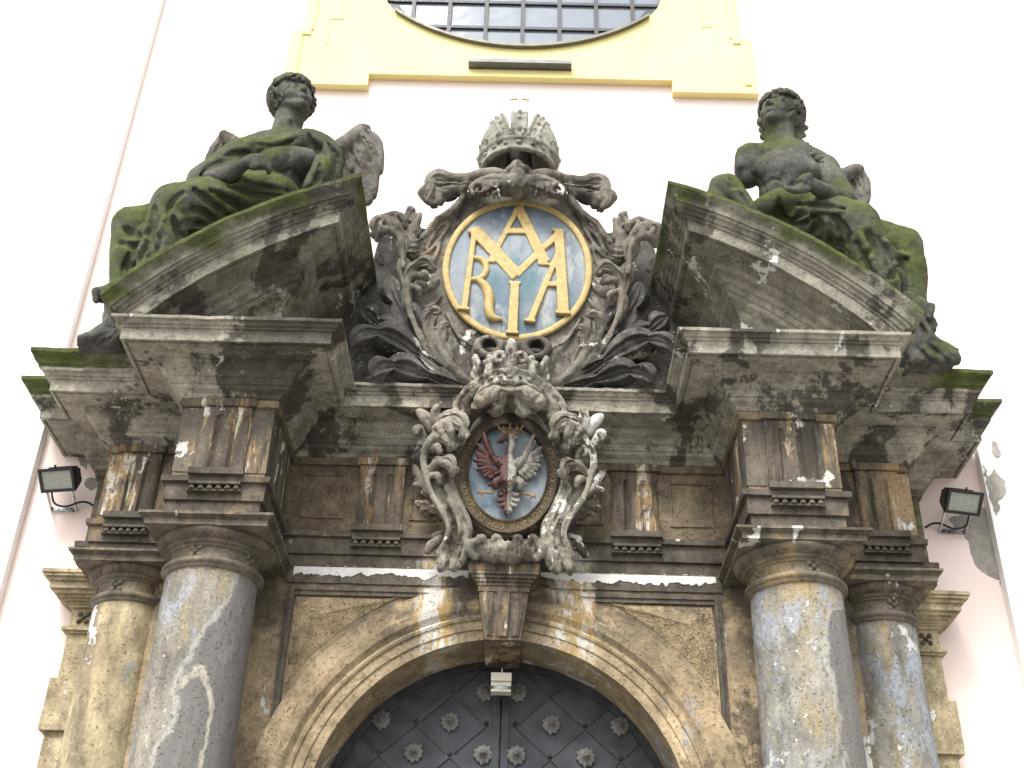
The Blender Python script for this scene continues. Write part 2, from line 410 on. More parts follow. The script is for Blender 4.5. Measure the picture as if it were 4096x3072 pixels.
def repaired(cx, cy, pts, arc=None):
    """smooth grey cement skin on one flank of a shaft, with a pale worn rim. pts: (z, angle) of its edge"""
    def hook(N, c, fine, mid):
        x, y, z = xyz(N)
        ang = N.math('ARCTAN2', N.math('SUBTRACT', x, cx), N.math('SUBTRACT', cy, y))
        cv = N.node('ShaderNodeFloatCurve'); cu = cv.mapping.curves[0]
        z0, z1 = 1.6, 3.2
        P = [((zz-z0)/(z1-z0), (a+1.6)/3.2) for zz, a in sorted(pts)]
        cu.points[0].location = P[0]; cu.points[1].location = P[-1]
        for p in P[1:-1]: cu.points.new(*p)
        cv.mapping.update(); N.set(cv.inputs['Value'], N.rng(z, z0, z1))
        edge = N.rng(cv.outputs[0], 0, 1, -1.6, 1.6)
        wob = N.rng(N.noise(7, 8, .7), .25, .75, -.16, .16)
        q = N.math('ADD', N.math('SUBTRACT', ang, edge), wob)
        f = N.rng(q, 0, .03)
        cem = N.mix(N.rng(N.noise(14, 7, .7, N.mapv((1, 1, .18), (5, 5, 5))), .3, .7), (.125, .12, .112), (.185, .178, .165))
        c = N.mix(N.math('MULTIPLY', f, .93), c, cem)
        rim = N.math('MULTIPLY', N.rng(N.math('ABSOLUTE', N.math('SUBTRACT', q, .03)), .085, .02), N.rng(mid, .3, .55, .3, 1))
        c = N.mix(N.math('MULTIPLY', rim, .6), c, (.42, .41, .36))
        if arc:
            a0, zc, ra, rz = arc
            u = N.math('DIVIDE', N.math('SUBTRACT', ang, a0), ra); v = N.math('DIVIDE', N.math('SUBTRACT', z, zc), rz)
            rr = N.math('SQRT', N.math('ADD', N.math('MULTIPLY', u, u), N.math('MULTIPLY', v, v)))
            k = N.math('ABSOLUTE', N.math('ADD', N.math('SUBTRACT', rr, 1), N.rng(N.noise(9, 8, .7), .25, .75, -.16, .16)))
            g = N.math('MULTIPLY', N.rng(k, .13, .05), N.rng(N.math('ADD', u, v), -.15, .2))
            c = N.mix(N.math('MULTIPLY', g, N.rng(mid, .34, .52, .15, .85)), c, (.46, .43, .34))
        return c
    return hook
def plain(name, col, rough=.6, metal=0, var=.25, sc=14, bump=.1, spec=.4, col2=None):
    m, nt, b = mat_new(name); N = NB(nt)
    n = N.noise(sc, 6, .65)
    c2 = col2 if col2 else tuple(x*(1-var) for x in col)
    N.set(b.inputs['Base Color'], N.mix(N.rng(n, .35, .65), c2, col))
    N.set(b.inputs['Roughness'], N.rng(N.noise(sc*2, 4, .6), .3, .7, max(0, rough-.12), min(1, rough+.1)))
    b.inputs['Metallic'].default_value = metal; b.inputs['Specular IOR Level'].default_value = spec
    if bump:
        bp = N.node('ShaderNodeBump'); bp.inputs['Strength'].default_value = bump; bp.inputs['Distance'].default_value = .01
        N.set(bp.inputs['Height'], N.noise(sc*3, 5, .7)); N.set(b.inputs['Normal'], bp.outputs[0])
    return m
M_CORN = stone('pale weathered cornice stone', (.25, .237, .195), (.38, .36, .30), soot=.555, ochre=.69, blue=.69, moss=.76, off=1, sootc=(.042, .039, .034), bump=.5, pale=.665)
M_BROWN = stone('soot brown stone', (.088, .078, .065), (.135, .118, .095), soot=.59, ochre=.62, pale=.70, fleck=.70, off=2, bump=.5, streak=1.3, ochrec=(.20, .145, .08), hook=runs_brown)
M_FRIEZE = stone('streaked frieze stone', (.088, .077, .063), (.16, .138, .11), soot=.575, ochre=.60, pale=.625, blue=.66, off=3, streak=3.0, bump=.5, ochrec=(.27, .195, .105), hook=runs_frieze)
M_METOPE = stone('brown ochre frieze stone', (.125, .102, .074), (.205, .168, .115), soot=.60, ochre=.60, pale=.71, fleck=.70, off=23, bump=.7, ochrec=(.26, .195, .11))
M_OCHRE = stone('ochre sandstone', (.265, .21, .135), (.42, .335, .215), soot=.625, blue=.595, pale=.645, off=4, bump=.6, fleck=.72, sootc=(.07, .058, .045), palec=(.46, .45, .42), hook=washed)
M_RUST = stone('tooled ochre panel stone', (.28, .225, .14), (.42, .335, .215), soot=.64, blue=.65, off=5, bump=.9, tool=60, sootc=(.10, .083, .06))
COLB = dict(soot=.65, ochre=.59, blue=.54, pale=.625, streak=2.2, bump=.6, fleck=.625, sootc=(.085, .08, .072), ochrec=(.30, .23, .115), palec=(.46, .46, .44))
M_COL = [stone('grey column stone', (.19, .18, .155), (.28, .265, .225), off=6, hook=repaired(-1.908, 7.375, [(1.6, -.55), (1.95, -.35), (2.2, -.02), (2.4, -.12), (2.6, .05), (2.75, .28), (2.95, .62), (3.2, .8)], (.28, 2.13, .42, .33)), **COLB),
         stone('bluish column stone', (.20, .195, .175), (.29, .28, .245), off=26, hook=repaired(1.908, 7.375, [(1.6, .30), (2.0, .34), (2.4, .30), (2.7, .24), (2.95, .42), (3.02, .9), (3.2, 1.4)]), **COLB),
         stone('yellow column stone', (.30, .25, .155), (.44, .38, .25), soot=.60, ochre=.64, blue=.62, pale=.64, off=27, streak=2.2, bump=.5, sootc=(.13, .11, .08), palec=(.50, .49, .47)),
         stone('grey weathered column stone', (.20, .195, .175), (.29, .285, .25), off=28, **{**COLB, 'soot': .60})]
M_COLUMN = M_COL[0]
M_CAPITAL = stone('sooty capital stone', (.10, .088, .07), (.17, .15, .118), soot=.60, ochre=.60, pale=.655, blue=.68, off=7, streak=1.5, bump=.5, ochrec=(.29, .215, .11))
M_PILASTER = stone('yellow pilaster stone', (.31, .26, .165), (.44, .375, .25), soot=.625, pale=.64, off=8, bump=.6, streak=1.4)
M_RAKE = stone('mossy pediment stone', (.17, .16, .13), (.28, .265, .22), soot=.56, pale=.67, moss=.465, off=9, bump=.6, mossrun=True, sootc=(.042, .039, .034), mossc=(.085, .11, .024))
M_TYMP = stone('stained tympanum stone', (.17, .165, .13), (.29, .275, .23), soot=.49, ochre=.66, pale=.59, blue=.62, off=10, bump=.5)
M_STATUE = stone('moss covered statue stone', (.07, .07, .064), (.13, .13, .116), soot=.58, pale=.72, moss=.48, off=11, bump=.6, mossc=(.085, .104, .034), sootc=(.035, .035, .033), palec=(.28, .28, .26))
M_ROBE = stone('green mossy drapery stone', (.066, .07, .052), (.115, .12, .095), soot=.61, moss=.42, off=12, bump=.6, mossc=(.088, .112, .030), sootc=(.035, .036, .03))
M_WING = stone('grey wing stone', (.10, .095, .085), (.19, .18, .16), soot=.57, moss=.60, off=13, bump=.6)
M_CART = stone('carved cartouche stone', (.13, .118, .098), (.22, .205, .175), soot=.55, pale=.63, ochre=.64, off=14, bump=.5, fleck=.66, ochrec=(.30, .225, .14), sootc=(.05, .045, .041))
M_LEAF = stone('dark acanthus stone', (.06, .057, .054), (.125, .118, .108), soot=.58, pale=.655, off=15, bump=.5, fleck=.645, sootc=(.026, .025, .024), palec=(.33, .31, .27))
M_ARMS = stone('arms cartouche stone', (.17, .157, .128), (.30, .28, .235), soot=.565, pale=.585, ochre=.62, off=16, bump=.5, fleck=.69, ochrec=(.33, .245, .15), palec=(.52, .51, .46))
M_CROWN = stone('grey crown stone', (.22, .22, .185), (.34, .335, .29), soot=.60, blue=.58, moss=.70, off=17, bump=.5, mossc=(.07, .09, .04))
M_WHITE = plain('flaking white plaster', (.66, .65, .62), .9, var=.2, sc=20, bump=.4, spec=.2)
M_GREYP = plain('bare grey render', (.34, .32, .28), .95, var=.3, sc=16, bump=.6, spec=.2)
M_GOLD = plain('gold paint', (.48, .355, .135), .65, .05, var=.35, sc=24, bump=.35, spec=.5)
M_GILT = plain('bright gilding', (.80, .60, .18), .3, .7, var=.15, sc=20, bump=.1, spec=.5)
M_WALL = plain('pale pink lime wash', (.82, .70, .645), .9, col2=(.79, .655, .595), sc=1.2, bump=.12, spec=.15)
M_LESENE = plain('white lime wash', (.86, .86, .85), .9, col2=(.82, .82, .81), sc=1.5, bump=.12, spec=.15)
M_YELLOW = plain('pale yellow lime wash', (.85, .74, .355), .9, col2=(.82, .70, .31), sc=2.0, bump=.12, spec=.15)
M_IRON = plain('dark iron sheet', (.055, .062, .070), .6, .25, col2=(.018, .020, .023), sc=7, bump=.3, spec=.4)
M_STRAP = plain('iron strap', (.045, .050, .057), .55, .3, col2=(.016, .018, .020), sc=9, bump=.25, spec=.4)
M_TIN = plain('pewter rosette', (.145, .14, .128), .6, .2, col2=(.10, .10, .09), sc=22, bump=.4, spec=.5)
M_BLACK = plain('black enamel', (.012, .013, .016), .42, 0, var=.3, sc=30, bump=.05, spec=.5)
M_STEEL = plain('galvanised steel', (.60, .60, .62), .3, .85, var=.2, sc=20, bump=.05, spec=.5)
M_LAMPGLASS = plain('reflector behind glass', (.33, .36, .31), .22, .2, col2=(.27, .29, .25), sc=60, bump=.05, spec=.6)
M_PANE = plain('grey window pane', (.15, .18, .22), .15, 0, var=.08, sc=3, bump=0, spec=.35)
M_MUNTIN = plain('dark window iron', (.030, .034, .042), .5, .2, var=.3, sc=20, bump=.05)
M_LEAD = plain('grey zinc flashing', (.15, .145, .115), .5, .3, var=.3, sc=9, bump=.1)
M_BAR = plain('dark metal gutter', (.17, .17, .16), .5, .3, var=.3, sc=9, bump=.05)
M_SENSOR = plain('ivory plastic', (.60, .57, .47), .45, 0, var=.08, sc=30, bump=.02)
M_LENS = plain('milky sensor lens', (.40, .42, .42), .25, 0, var=.1, sc=30, bump=.02, spec=.5)
M_GROUND = plain('granite paving', (.30, .29, .27), .9, col2=(.22, .21, .195), sc=3, bump=.4, spec=.2)
def paint_blue(name, off, th=.58):
    m, nt, b = mat_new(name); N = NB(nt)
    c = N.mix(N.rng(N.noise(3.0, 8, .65, N.mapv((1, 1, .6), (off, 0, off))), .36, .62), (.10, .15, .195), (.26, .285, .30))
    c = N.mix(N.rng(N.noise(4.5, 9, .7, N.mapv((1, 1, .35), (off+4, 0, 2))), th-.03, th+.04), c, (.33, .34, .33))
    c = N.mix(N.rng(N.noise(2.1, 6, .6, N.mapv((1, 1, .5), (off+2, 1, 5))), .58, .70), c, (.06, .15, .17))
    c = N.mix(N.rng(N.noise(30, 4, .7), .60, .68), c, (.12, .11, .095))
    N.set(b.inputs['Base Color'], c); b.inputs['Roughness'].default_value = .75; b.inputs['Specular IOR Level'].default_value = .3
    bp = N.node('ShaderNodeBump'); bp.inputs['Strength'].default_value = .35; bp.inputs['Distance'].default_value = .01
    N.set(bp.inputs['Height'], N.noise(24, 6, .7)); N.set(b.inputs['Normal'], bp.outputs[0]); return m
M_BLUE = paint_blue('flaking blue paint', 0); M_BLUE2 = paint_blue('faded grey blue paint', 6, .66)
def paint_eagle():
    m, nt, b = mat_new('red and white eagle paint'); N = NB(nt)
    sx = N.node('ShaderNodeSeparateXYZ'); N.set(sx.inputs[0], N.pos)
    f = N.rng(N.math('ADD', sx.outputs[0], N.rng(N.noise(60, 3, .6), .3, .7, -.004, .004)), .006, .010)
    n = N.noise(34, 6, .7)
    red = N.mix(N.rng(n, .35, .65), (.028, .012, .010), (.095, .030, .024)); wh = N.mix(N.rng(n, .35, .65), (.10, .092, .075), (.31, .29, .25))
    c = N.mix(f, red, wh)
    c = N.mix(N.rng(N.noise(16, 6, .7), .66, .70), c, (.52, .47, .42))
    N.set(b.inputs['Base Color'], c); b.inputs['Roughness'].default_value = .7
    bp = N.node('ShaderNodeBump'); bp.inputs['Strength'].default_value = .5; bp.inputs['Distance'].default_value = .006
    N.set(bp.inputs['Height'], N.noise(70, 4, .7)); N.set(b.inputs['Normal'], bp.outputs[0]); return m
M_EAGLE = paint_eagle()
# ------------------------------------------------------------------ ground and facade
GZ = -1.6
MB().add([(-60, -60, GZ), (60, -60, GZ), (60, 60, GZ), (-60, 60, GZ)], [(0, 1, 2, 3)]).build('ground', M_GROUND, kind='structure')
fac = empty('church_facade', (0, 8.3, GZ), 'pale pink and white plastered church front rising behind the stone portal', 'building')
WY = 8.30
def arc_pts(cx, cz, r, a0, a1, n): return [(cx+r*cos(a0+(a1-a0)*i/n), cz+r*sin(a0+(a1-a0)*i/n)) for i in range(n+1)]
# window opening outline (lower, lens-shaped part, then flaring jambs)
WR = 1.92; cz = 9.285+WR
WIN = [(-1.43, 13.0), (-1.43, 10.06), (-1.365, 9.885), (-1.295, 9.78)]
WIN += arc_pts(0, cz, WR, -pi/2-math.asin(1.28/WR), -pi/2+math.asin(1.28/WR), 28)
WIN += [(1.295, 9.78), (1.365, 9.885), (1.43, 10.06), (1.43, 13.0)]
# the wall has a real opening for the window: strips left, right, below and above
wl = MB(); Y = WY
low = [(x, z) for x, z in WIN[1:-1]]
wl.box(-14, -3.9, Y, Y+.5, GZ, 17); wl.box(3.9, 14, Y, Y+.5, GZ, 17)
wl.box(-3.9, -1.43, Y, Y+.5, GZ, 17); wl.box(1.43, 3.9, Y, Y+.5, GZ, 17); wl.box(-1.43, 1.43, Y, Y+.5, 13, 17)
n = len(low); V = []; F = []
for i, (x, z) in enumerate(low): V += [(x, Y, z), (x, Y, GZ), (x, Y+.5, z)]
for i in range(n-1): F += [(3*i, 3*i+1, 3*i+4, 3*i+3), (3*i, 3*i+3, 3*i+5, 3*i+2)]
wl.add(V, F); wl.build('wall', M_WALL, fac, fix=False)
for sx in (-1, 1):
    m = MB(); x0, x1 = sorted((sx*3.663, sx*5.3)); m.box(x0, x1, Y-.09, Y-.002, GZ, 17)
    m.build('pilaster_strip', M_LESENE, fac)
# yellow window surround: stepped frame with ears, proud of the wall
YF = Y-.07
def surround():
    mb = MB()
    out = [(-1.467, 8.845), (-1.467, 8.69), (-2.29, 8.69), (-2.29, 9.42), (-2.175, 9.50), (-2.175, 13.2), (2.175, 13.2), (2.175, 9.50), (2.29, 9.42), (2.29, 8.69), (1.467, 8.69), (1.467, 8.845)]
    inn = WIN
    # front face in vertical strips between the outline and the opening
    def band(xs, zb, zt): 
        for (xa, xb), (b1, b2), (t1, t2) in zip(zip(xs[:-1], xs[1:]), zip(zb[:-1], zb[1:]), zip(zt[:-1], zt[1:])):
            mb.add([(xa, YF, b1), (xb, YF, b2), (xb, YF, t2), (xa, YF, t1)], [(0, 1, 2, 3)])
    band([-2.29, -2.175], [8.69]*2, [9.42, 9.50]); band([2.175, 2.29], [8.69]*2, [9.50, 9.42])
    band([-2.175, -1.467], [8.69]*2, [13.2]*2); band([1.467, 2.175], [8.69]*2, [13.2]*2)
    xs = [-1.467]+[p[0] for p in low]+[1.467]; zt = [low[0][1]]+[p[1] for p in low]+[low[-1][1]]
    band(xs, [8.845]*len(xs), zt)
    k = len(out)
    for i in range(k):
        a, b = out[i], out[(i+1) % k]
        mb.add([(a[0], YF, a[1]), (b[0], YF, b[1]), (b[0], Y+.001, b[1]), (a[0], Y+.001, a[1])], [(0, 1, 2, 3)])
    for a, b in zip(low[:-1], low[1:]):
        mb.add([(a[0], YF, a[1]), (b[0], YF, b[1]), (b[0], Y+.16, b[1]), (a[0], Y+.16, a[1])], [(0, 1, 2, 3)])
    for sx in (-1, 1): mb.add([(sx*1.431, YF, 10.06), (sx*1.431, YF, 13), (sx*1.431, Y+.16, 13), (sx*1.431, Y+.16, 10.06)], [(0, 1, 2, 3)])
    # raised outer moulding and inner fillet panels
    for sx in (-1, 1):
        def bx(xa, xb, za, zb, d, y0=YF): 
            x0, x1 = sorted((sx*xa, sx*xb)); mb.box(x0, x1, y0-d, y0-.001, za, zb)
        bx(2.07, 2.14, 9.46, 13.2, .018); bx(2.17, 2.235, 8.80, 9.38, .018); bx(2.09, 2.24, 9.38, 9.46, .02)
        bx(1.78, 1.80, 9.62, 13.2, .008); bx(1.80, 1.93, 9.62, 9.64, .008); bx(1.91, 1.93, 9.25, 9.62, .008)
        bx(1.467, 2.29, 8.69, 8.725, .012)
    mb.box(-1.467, 1.467, YF-.012, YF-.001, 8.845, 8.88)
    return mb.build('window_surround', M_YELLOW, fac)
surround()
win = MB().prism([(x, z) for x, z in WIN], Y+.13, Y+.15).build('window', M_PANE, fac)
mt = MB()
for i in range(-3, 4):
    x = i*.3765+.006; zb = (cz-sqrt(max(0, WR*WR-x*x)) if abs(x) < 1.28 else 9.78); mt.box(x-.020, x+.020, Y+.10, Y+.129, zb+.002, 13)
for k in range(-1, 9):
    z = 9.779+.383*k-.02; x = min(1.425, sqrt(max(0, WR*WR-(cz-z)**2)) if z < 9.77 else (1.29 if z < 10.0 else 1.425)); mt.box(-x+.004, x-.004, Y+.105, Y+.128, z-.019, z+.019)
mt.build('glazing_bar', M_MUNTIN, win)
fr = MB()
for a, b in zip(low[3:-4], low[4:-3]):
    fr.add([(a[0], YF-.05, a[1]-.012), (b[0], YF-.05, b[1]-.012), (b[0], Y+.128, b[1]+.006), (a[0], Y+.128, a[1]+.006), (a[0], YF-.05, a[1]-.045), (b[0], YF-.05, b[1]-.045), (b[0], YF-.008, b[1]-.045), (a[0], YF-.008, a[1]-.045)],
           [(0, 1, 2, 3), (4, 5, 1, 0), (7, 6, 5, 4)])
fr.build('sill_flashing', M_LEAD, win)
for sx in (-1, 1):
    MB().prism([(sx*1.425, 10.10), (sx*1.425, 10.05), (sx*1.36, 9.885), (sx*1.285, 9.78), (sx*1.12, 9.80), (sx*1.27, 10.05)][::sx], Y+.10, Y+.126).build('corner_plate', M_MUNTIN, win)
led = MB().box(-.507, .495, YF-.09, YF-.005, 8.958, 8.962); led.box(-.507, .495, YF-.094, YF-.09, 8.955, 9.0); led.box(-.507, -.503, YF-.09, YF-.005, 8.962, 9.0); led.box(.491, .495, YF-.09, YF-.005, 8.962, 9.0)
led.box(-.507, .495, YF-.0045, YF-.001, 8.95, 9.01)
led.build('drip_ledge', M_BAR, fac)
# places where the wash has fallen off
def patch(name, pts, y, mat, th=.004, jit=.012, parent=fac):
    P = catmull([np.array(p, float) for p in pts+[pts[0]]], 10)[:-1]
    P = [(p[0]+vnoise([p[0], 0, p[1]], 31, 2)*jit+vnoise([p[0], 3, p[1]], 80, 3)*jit*.5, p[1]+vnoise([p[0], 7, p[1]], 33, 4)*jit+vnoise([p[0], 9, p[1]], 85, 6)*jit*.5) for p in P]
    return MB().prism(P, y-th, y+.01).build(name, mat, parent)
def imgp(pts, y): return [tuple(at(u, v, y)[[0, 2]]) for u, v in pts]
Cw = lambda pts, y: imgp([(3600+x*.4521, 1650+yy*.4521) for x, yy in pts], y)
patch('bare_render', Cw([(720, 835), (770, 860), (822, 960), (845, 1150), (880, 1330), (905, 1510), (860, 1480), (760, 1420), (690, 1380), (640, 1260), (610, 1150), (560, 1080), (440, 950), (560, 900)], Y), Y, M_GREYP)
YL = Y-.092
patch('bare_render', Cw([(735, 470), (790, 560), (815, 495), (880, 560), (935, 640), (925, 720), (880, 780), (875, 870), (850, 905), (838, 905), (815, 820), (790, 700), (760, 600)], YL), YL, M_GREYP)
patch('bare_render', Cw([(812, 262), (845, 258), (870, 310), (888, 350), (880, 395), (830, 385), (815, 330)], YL), YL, M_GREYP, jit=.006)
patch('bare_render', imgp([(130+x*.1356, 1800+yy*.1356) for x, yy in [(1330, 230), (1560, 150), (1720, 260), (1600, 420), (1570, 580), (1450, 450)]], Y), Y, M_GREYP, jit=.006)
patch('bare_render', imgp([(130+x*.1356, 1800+yy*.1356) for x, yy in [(1560, 870), (1700, 810), (1900, 880), (1960, 1010), (1830, 1160), (1680, 1200), (1560, 1060)]], Y), Y, M_GREYP, jit=.006)

# ------------------------------------------------------------------ portal masonry
por = empty('stone_portal', (0, 7.9, GZ), 'weathered sandstone portal with round arch, doric entablature and stepped cornice', 'portal')
FYC, FY1, FY2, FY3 = 7.83, 7.05, 7.725, 8.107
XI, XO, X2, X3 = 1.595, 2.205, 2.895, 3.09
PATH = [(-X3, 8.3), (-X3, FY3), (-X2, FY3), (-X2, FY2), (-XO, FY2), (-XO, FY1), (-XI, FY1), (-XI, FYC), (XI, FYC), (XI, FY1), (XO, FY1), (XO, FY2), (X2, FY2), (X2, FY3), (X3, FY3), (X3, 8.3)]
ARCH = [(-.03, 3.4665), (.0, 3.4665), (.002, 3.578), (.0, 3.584), (.022, 3.588), (.024, 3.70), (.022, 3.708), (.05, 3.712), (.052, 3.75), (.04, 3.758), (0, 3.762)]
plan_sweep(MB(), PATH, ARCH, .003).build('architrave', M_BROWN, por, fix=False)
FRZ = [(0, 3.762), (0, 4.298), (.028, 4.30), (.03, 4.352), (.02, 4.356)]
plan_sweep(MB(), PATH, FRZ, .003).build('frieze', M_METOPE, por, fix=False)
BED = [(.02, 4.356), (.035, 4.362), (.05, 4.385), (.09, 4.405), (.10, 4.425), (.115, 4.43), (.118, 4.475), (.13, 4.48), (.15, 4.51), (.19, 4.528), (.20, 4.565), (.20, 4.578), (.355, 4.584), (.358, 4.596), (.375, 4.596), (.378, 4.582), (.40, 4.582), (.402, 4.67), (.415, 4.675), (.42, 4.688), (.435, 4.692), (.448, 4.71), (.468, 4.716), (.472, 4.738), (.465, 4.742)]
crn = plan_sweep(MB(), PATH, BED+[(.0, 4.765), (-.06, 4.765)], .004, jag=[-5, -4, -3]).build('cornice', M_CORN, por, fix=False)
SIMA = [(.462, 4.73), (.474, 4.742), (.478, 4.755), (.488, 4.758), (.49, 4.768), (.50, 4.79), (.53, 4.81), (.546, 4.828), (.548, 4.856), (.54, 4.858), (.0, 4.872)]
for s in (-1, 1):
    p = [(XO, FY1-.1), (XO, FY2), (X2, FY2), (X2, FY3), (X3, FY3), (X3, 8.3)]
    p = p if s > 0 else [(-x, y) for x, y in p[::-1]]
    plan_sweep(MB(), p, SIMA, .004, jag=[-4, -3]).build('cornice_gutter', M_RAKE, por, fix=False)
# solid masonry behind the mouldings
body = MB()
body.wbox(-XI-.01, -1.62, 7.9, 8.298, GZ, 4.74)
for s in (-1, 1):
    a, b = sorted((s*(XI+.02), s*(XO-.02))); body.box(a, b, FY1+.02, 7.79, 3.47, 4.74)
    a, b = sorted((s*(XO-.03), s*(X2-.02))); body.box(a, b, FY2+.02, 8.12, 3.47, 4.84)
    a, b = sorted((s*1.62, s*(X3-.02))); body.box(a, b, FY3+.02, 8.298, 3.47, 4.845)
body.box(-XI, XI, FYC+.02, 8.298, 3.47, 4.745)
body.build('masonry_core', M_CORN, por)
# triglyphs, regulas with guttae
def triglyph(cx, hw, fy, zt=4.294, zb=3.80, depth=.03, mat=M_FRIEZE, glyph=True):
    t = MB(); gw = hw*.26
    prof = [(-hw, 0), (-hw, -depth*.6), (-hw+gw*.45, -depth)]
    for c in (-hw*.36, hw*.36): prof += [(c-gw*.55, -depth), (c, -depth*.1), (c+gw*.55, -depth)]
    prof += [(hw-gw*.45, -depth), (hw, -depth*.6), (hw, 0)]
    full = [(-hw, 0)]+[(-hw, -depth)]*2+[(x, -depth) for x, _ in prof[3:-3]]+[(hw, -depth)]*2+[(hw, 0)]
    zs = [zb, zb+.002, zt-.075, zt-.06, zt]; rows = []
    for z, pf in zip(zs, (prof, prof, prof, full, full)): rows.append([(cx+x, fy+y, z) for x, y in pf])
    t.grid(wear(np.array(rows), .003), False)
    t.wbox(cx-hw-.022, cx+hw+.022, fy-depth-.022, fy-.001, zt+.004, zt+.058)
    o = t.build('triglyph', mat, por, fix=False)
    g = MB(); g.wbox(cx-hw-.018, cx+hw+.018, fy-.085, fy-.045, 3.752, 3.798)
    g.wbox(cx-hw-.004, cx+hw+.004, fy-.070, fy-.02, 3.684, 3.702)
    for i in range(6):
        x = cx-hw+.02+(2*hw-.04)*i/5
        g.lathe((x, fy-.048), [(.012, 3.684), (.021, 3.664), (.027, 3.648), (.001, 3.646)], 10)
    g.wbox(cx-hw-.012, cx+hw+.012, fy-.062, fy-.02, 3.636, 3.647)
    g.build('gutta_strip', M_BROWN, por, amp=.002)
for s in (-1, 1):
    triglyph(s*.92+.005, .165, FYC); triglyph(s*1.90, .165, FY1, depth=.028)
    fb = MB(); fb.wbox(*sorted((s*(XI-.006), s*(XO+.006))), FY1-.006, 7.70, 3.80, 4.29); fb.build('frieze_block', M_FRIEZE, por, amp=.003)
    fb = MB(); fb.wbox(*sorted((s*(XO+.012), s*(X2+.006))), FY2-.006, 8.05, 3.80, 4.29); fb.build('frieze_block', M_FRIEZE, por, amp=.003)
    triglyph(s*2.66, .15, FY2)
    # sunk metope panel beside the triglyph
    for cx, hw in ((s*1.33, .155), (s*.60, .10)):
        f = MB(); d = .012
        for (xa, xb, za, zb) in ((cx-hw, cx-hw+.018, 3.87, 4.23), (cx+hw-.018, cx+hw, 3.87, 4.23), (cx-hw+.019, cx+hw-.019, 3.87, 3.886), (cx-hw+.019, cx+hw-.019, 4.214, 4.23)):
            f.wbox(xa, xb, FYC-d, FYC+.004, za, zb)
        f.build('metope_border', M_METOPE, por, amp=.003)

# ------------------------------------------------------------------ arch, spandrels, keystone
AC = 1.75; SPY = 7.77
def annulus(mb, prof, a0=0, a1=pi, n=72, legs=True, amp=.003):
    A = np.linspace(a0, a1, n+1); G = [[(r*cos(a), y, AC+r*sin(a)) for r, y in prof] for a in A]
    if legs:
        zz = np.linspace(GZ, AC, 30)[:-1]
        G = [[(r, y, z) for r, y in prof] for z in zz]+G+[[(-r, y, z) for r, y in prof] for z in zz[::-1]]
    mb.grid(wear(np.array(G), amp), False); return mb
AP = [(1.205, 8.19), (1.205, 7.72), (1.27, 7.718), (1.275, 7.706), (1.335, 7.704), (1.34, 7.69), (1.355, 7.683), (1.37, 7.69), (1.375, 7.70), (1.385, 7.694), (1.41, 7.664), (1.455, 7.650), (1.46, 7.664), (1.475, 7.664), (1.48, 7.70), (1.60, 7.705), (1.606, 7.775)]
annulus(MB(), AP).build('archivolt', M_OCHRE, por, fix=False)
# wall face around the arch
sp = MB(); n = 60
for s in (-1, 1):
    G = []
    for i in range(n+1):
        a = pi/2*i/n; r = 1.59; x, z = r*cos(a), AC+r*sin(a); G.append([(s*x, SPY, z), (s*x, SPY, 3.475)])
    sp.grid(np.array(G), False)
    a, b = sorted((s*1.59, s*2.5)); sp.box(a, b, SPY, 8.295, GZ, 3.4655)
sp.build('spandrel_wall', M_OCHRE, por)
fm = MB()
def mould(mb, x0, x1, z0, z1, horizontal):
    # two-fillet frame strip; overlapping ends are butted
    if horizontal: mb.wbox(x0, x1, SPY-.034, SPY-.002, z1-.030, z1); mb.wbox(x0, x1, SPY-.022, SPY-.002, z0, z1-.031)
    else: mb.wbox(x0, x1, SPY-.022, SPY-.002, z0, z1)
for s in (-1, 1):
    a, b = sorted((s*.46, s*1.435)); mould(fm, a, b, 3.252, 3.312, True)
    a, b = sorted((s*1.436, s*1.462)); fm.wbox(a, b, SPY-.034, SPY-.002, 2.42, 3.312)
    a, b = sorted((s*1.462, s*1.485)); fm.wbox(a, b, SPY-.022, SPY-.002, 2.40, 3.312)
fm.wbox(-XI+.09, XI-.09, SPY-.012, SPY-.002, 3.345, 3.462)
fm.build('panel_moulding', M_BROWN, por, amp=.0025)
for s in (-1, 1):
    # pointed, tooled spandrel block: three faces meeting in an apex
    ap = np.array((s*1.255, SPY-.065, 3.085)); rim = []
    for i in range(41):
        t = i/40; a0, a1 = math.acos(1.415/1.66), math.acos(.64/1.66); a = a0+(a1-a0)*t
        rim.append(np.array((s*1.665*cos(a), SPY-.004, AC+1.665*sin(a))))
    P = rim+[np.array((s*1.0, SPY-.004, 3.243)), np.array((s*1.425, SPY-.004, 3.243)), np.array((s*1.425, SPY-.004, 2.9))]
    P[-3] = np.array((s*.72, SPY-.004, 3.243)); P.insert(-2, np.array((s*1.05, SPY-.004, 3.243)))
    G = np.array([[p+(ap-p)*t for t in np.linspace(0, 1, 14)] for p in P+[P[0]]])
    MB().grid(wear(G, .004, 30), False).build('spandrel_block', M_RUST, por)
ks = MB()
def frus(z0, z1, h0, h1, y0, y1, yb=8.14):
    V = [(-h0, y0, z0), (h0, y0, z0), (h0, yb, z0), (-h0, yb, z0), (-h1, y1, z1), (h1, y1, z1), (h1, yb, z1), (-h1, yb, z1)]
    ks.add(V, [(0, 3, 2, 1), (4, 5, 6, 7), (0, 1, 5, 4), (1, 2, 6, 5), (2, 3, 7, 6), (3, 0, 4, 7)])
frus(2.905, 3.222, .118, .166, 7.60, 7.56)
frus(2.925, 3.22, .03, .042, 7.575, 7.53); 
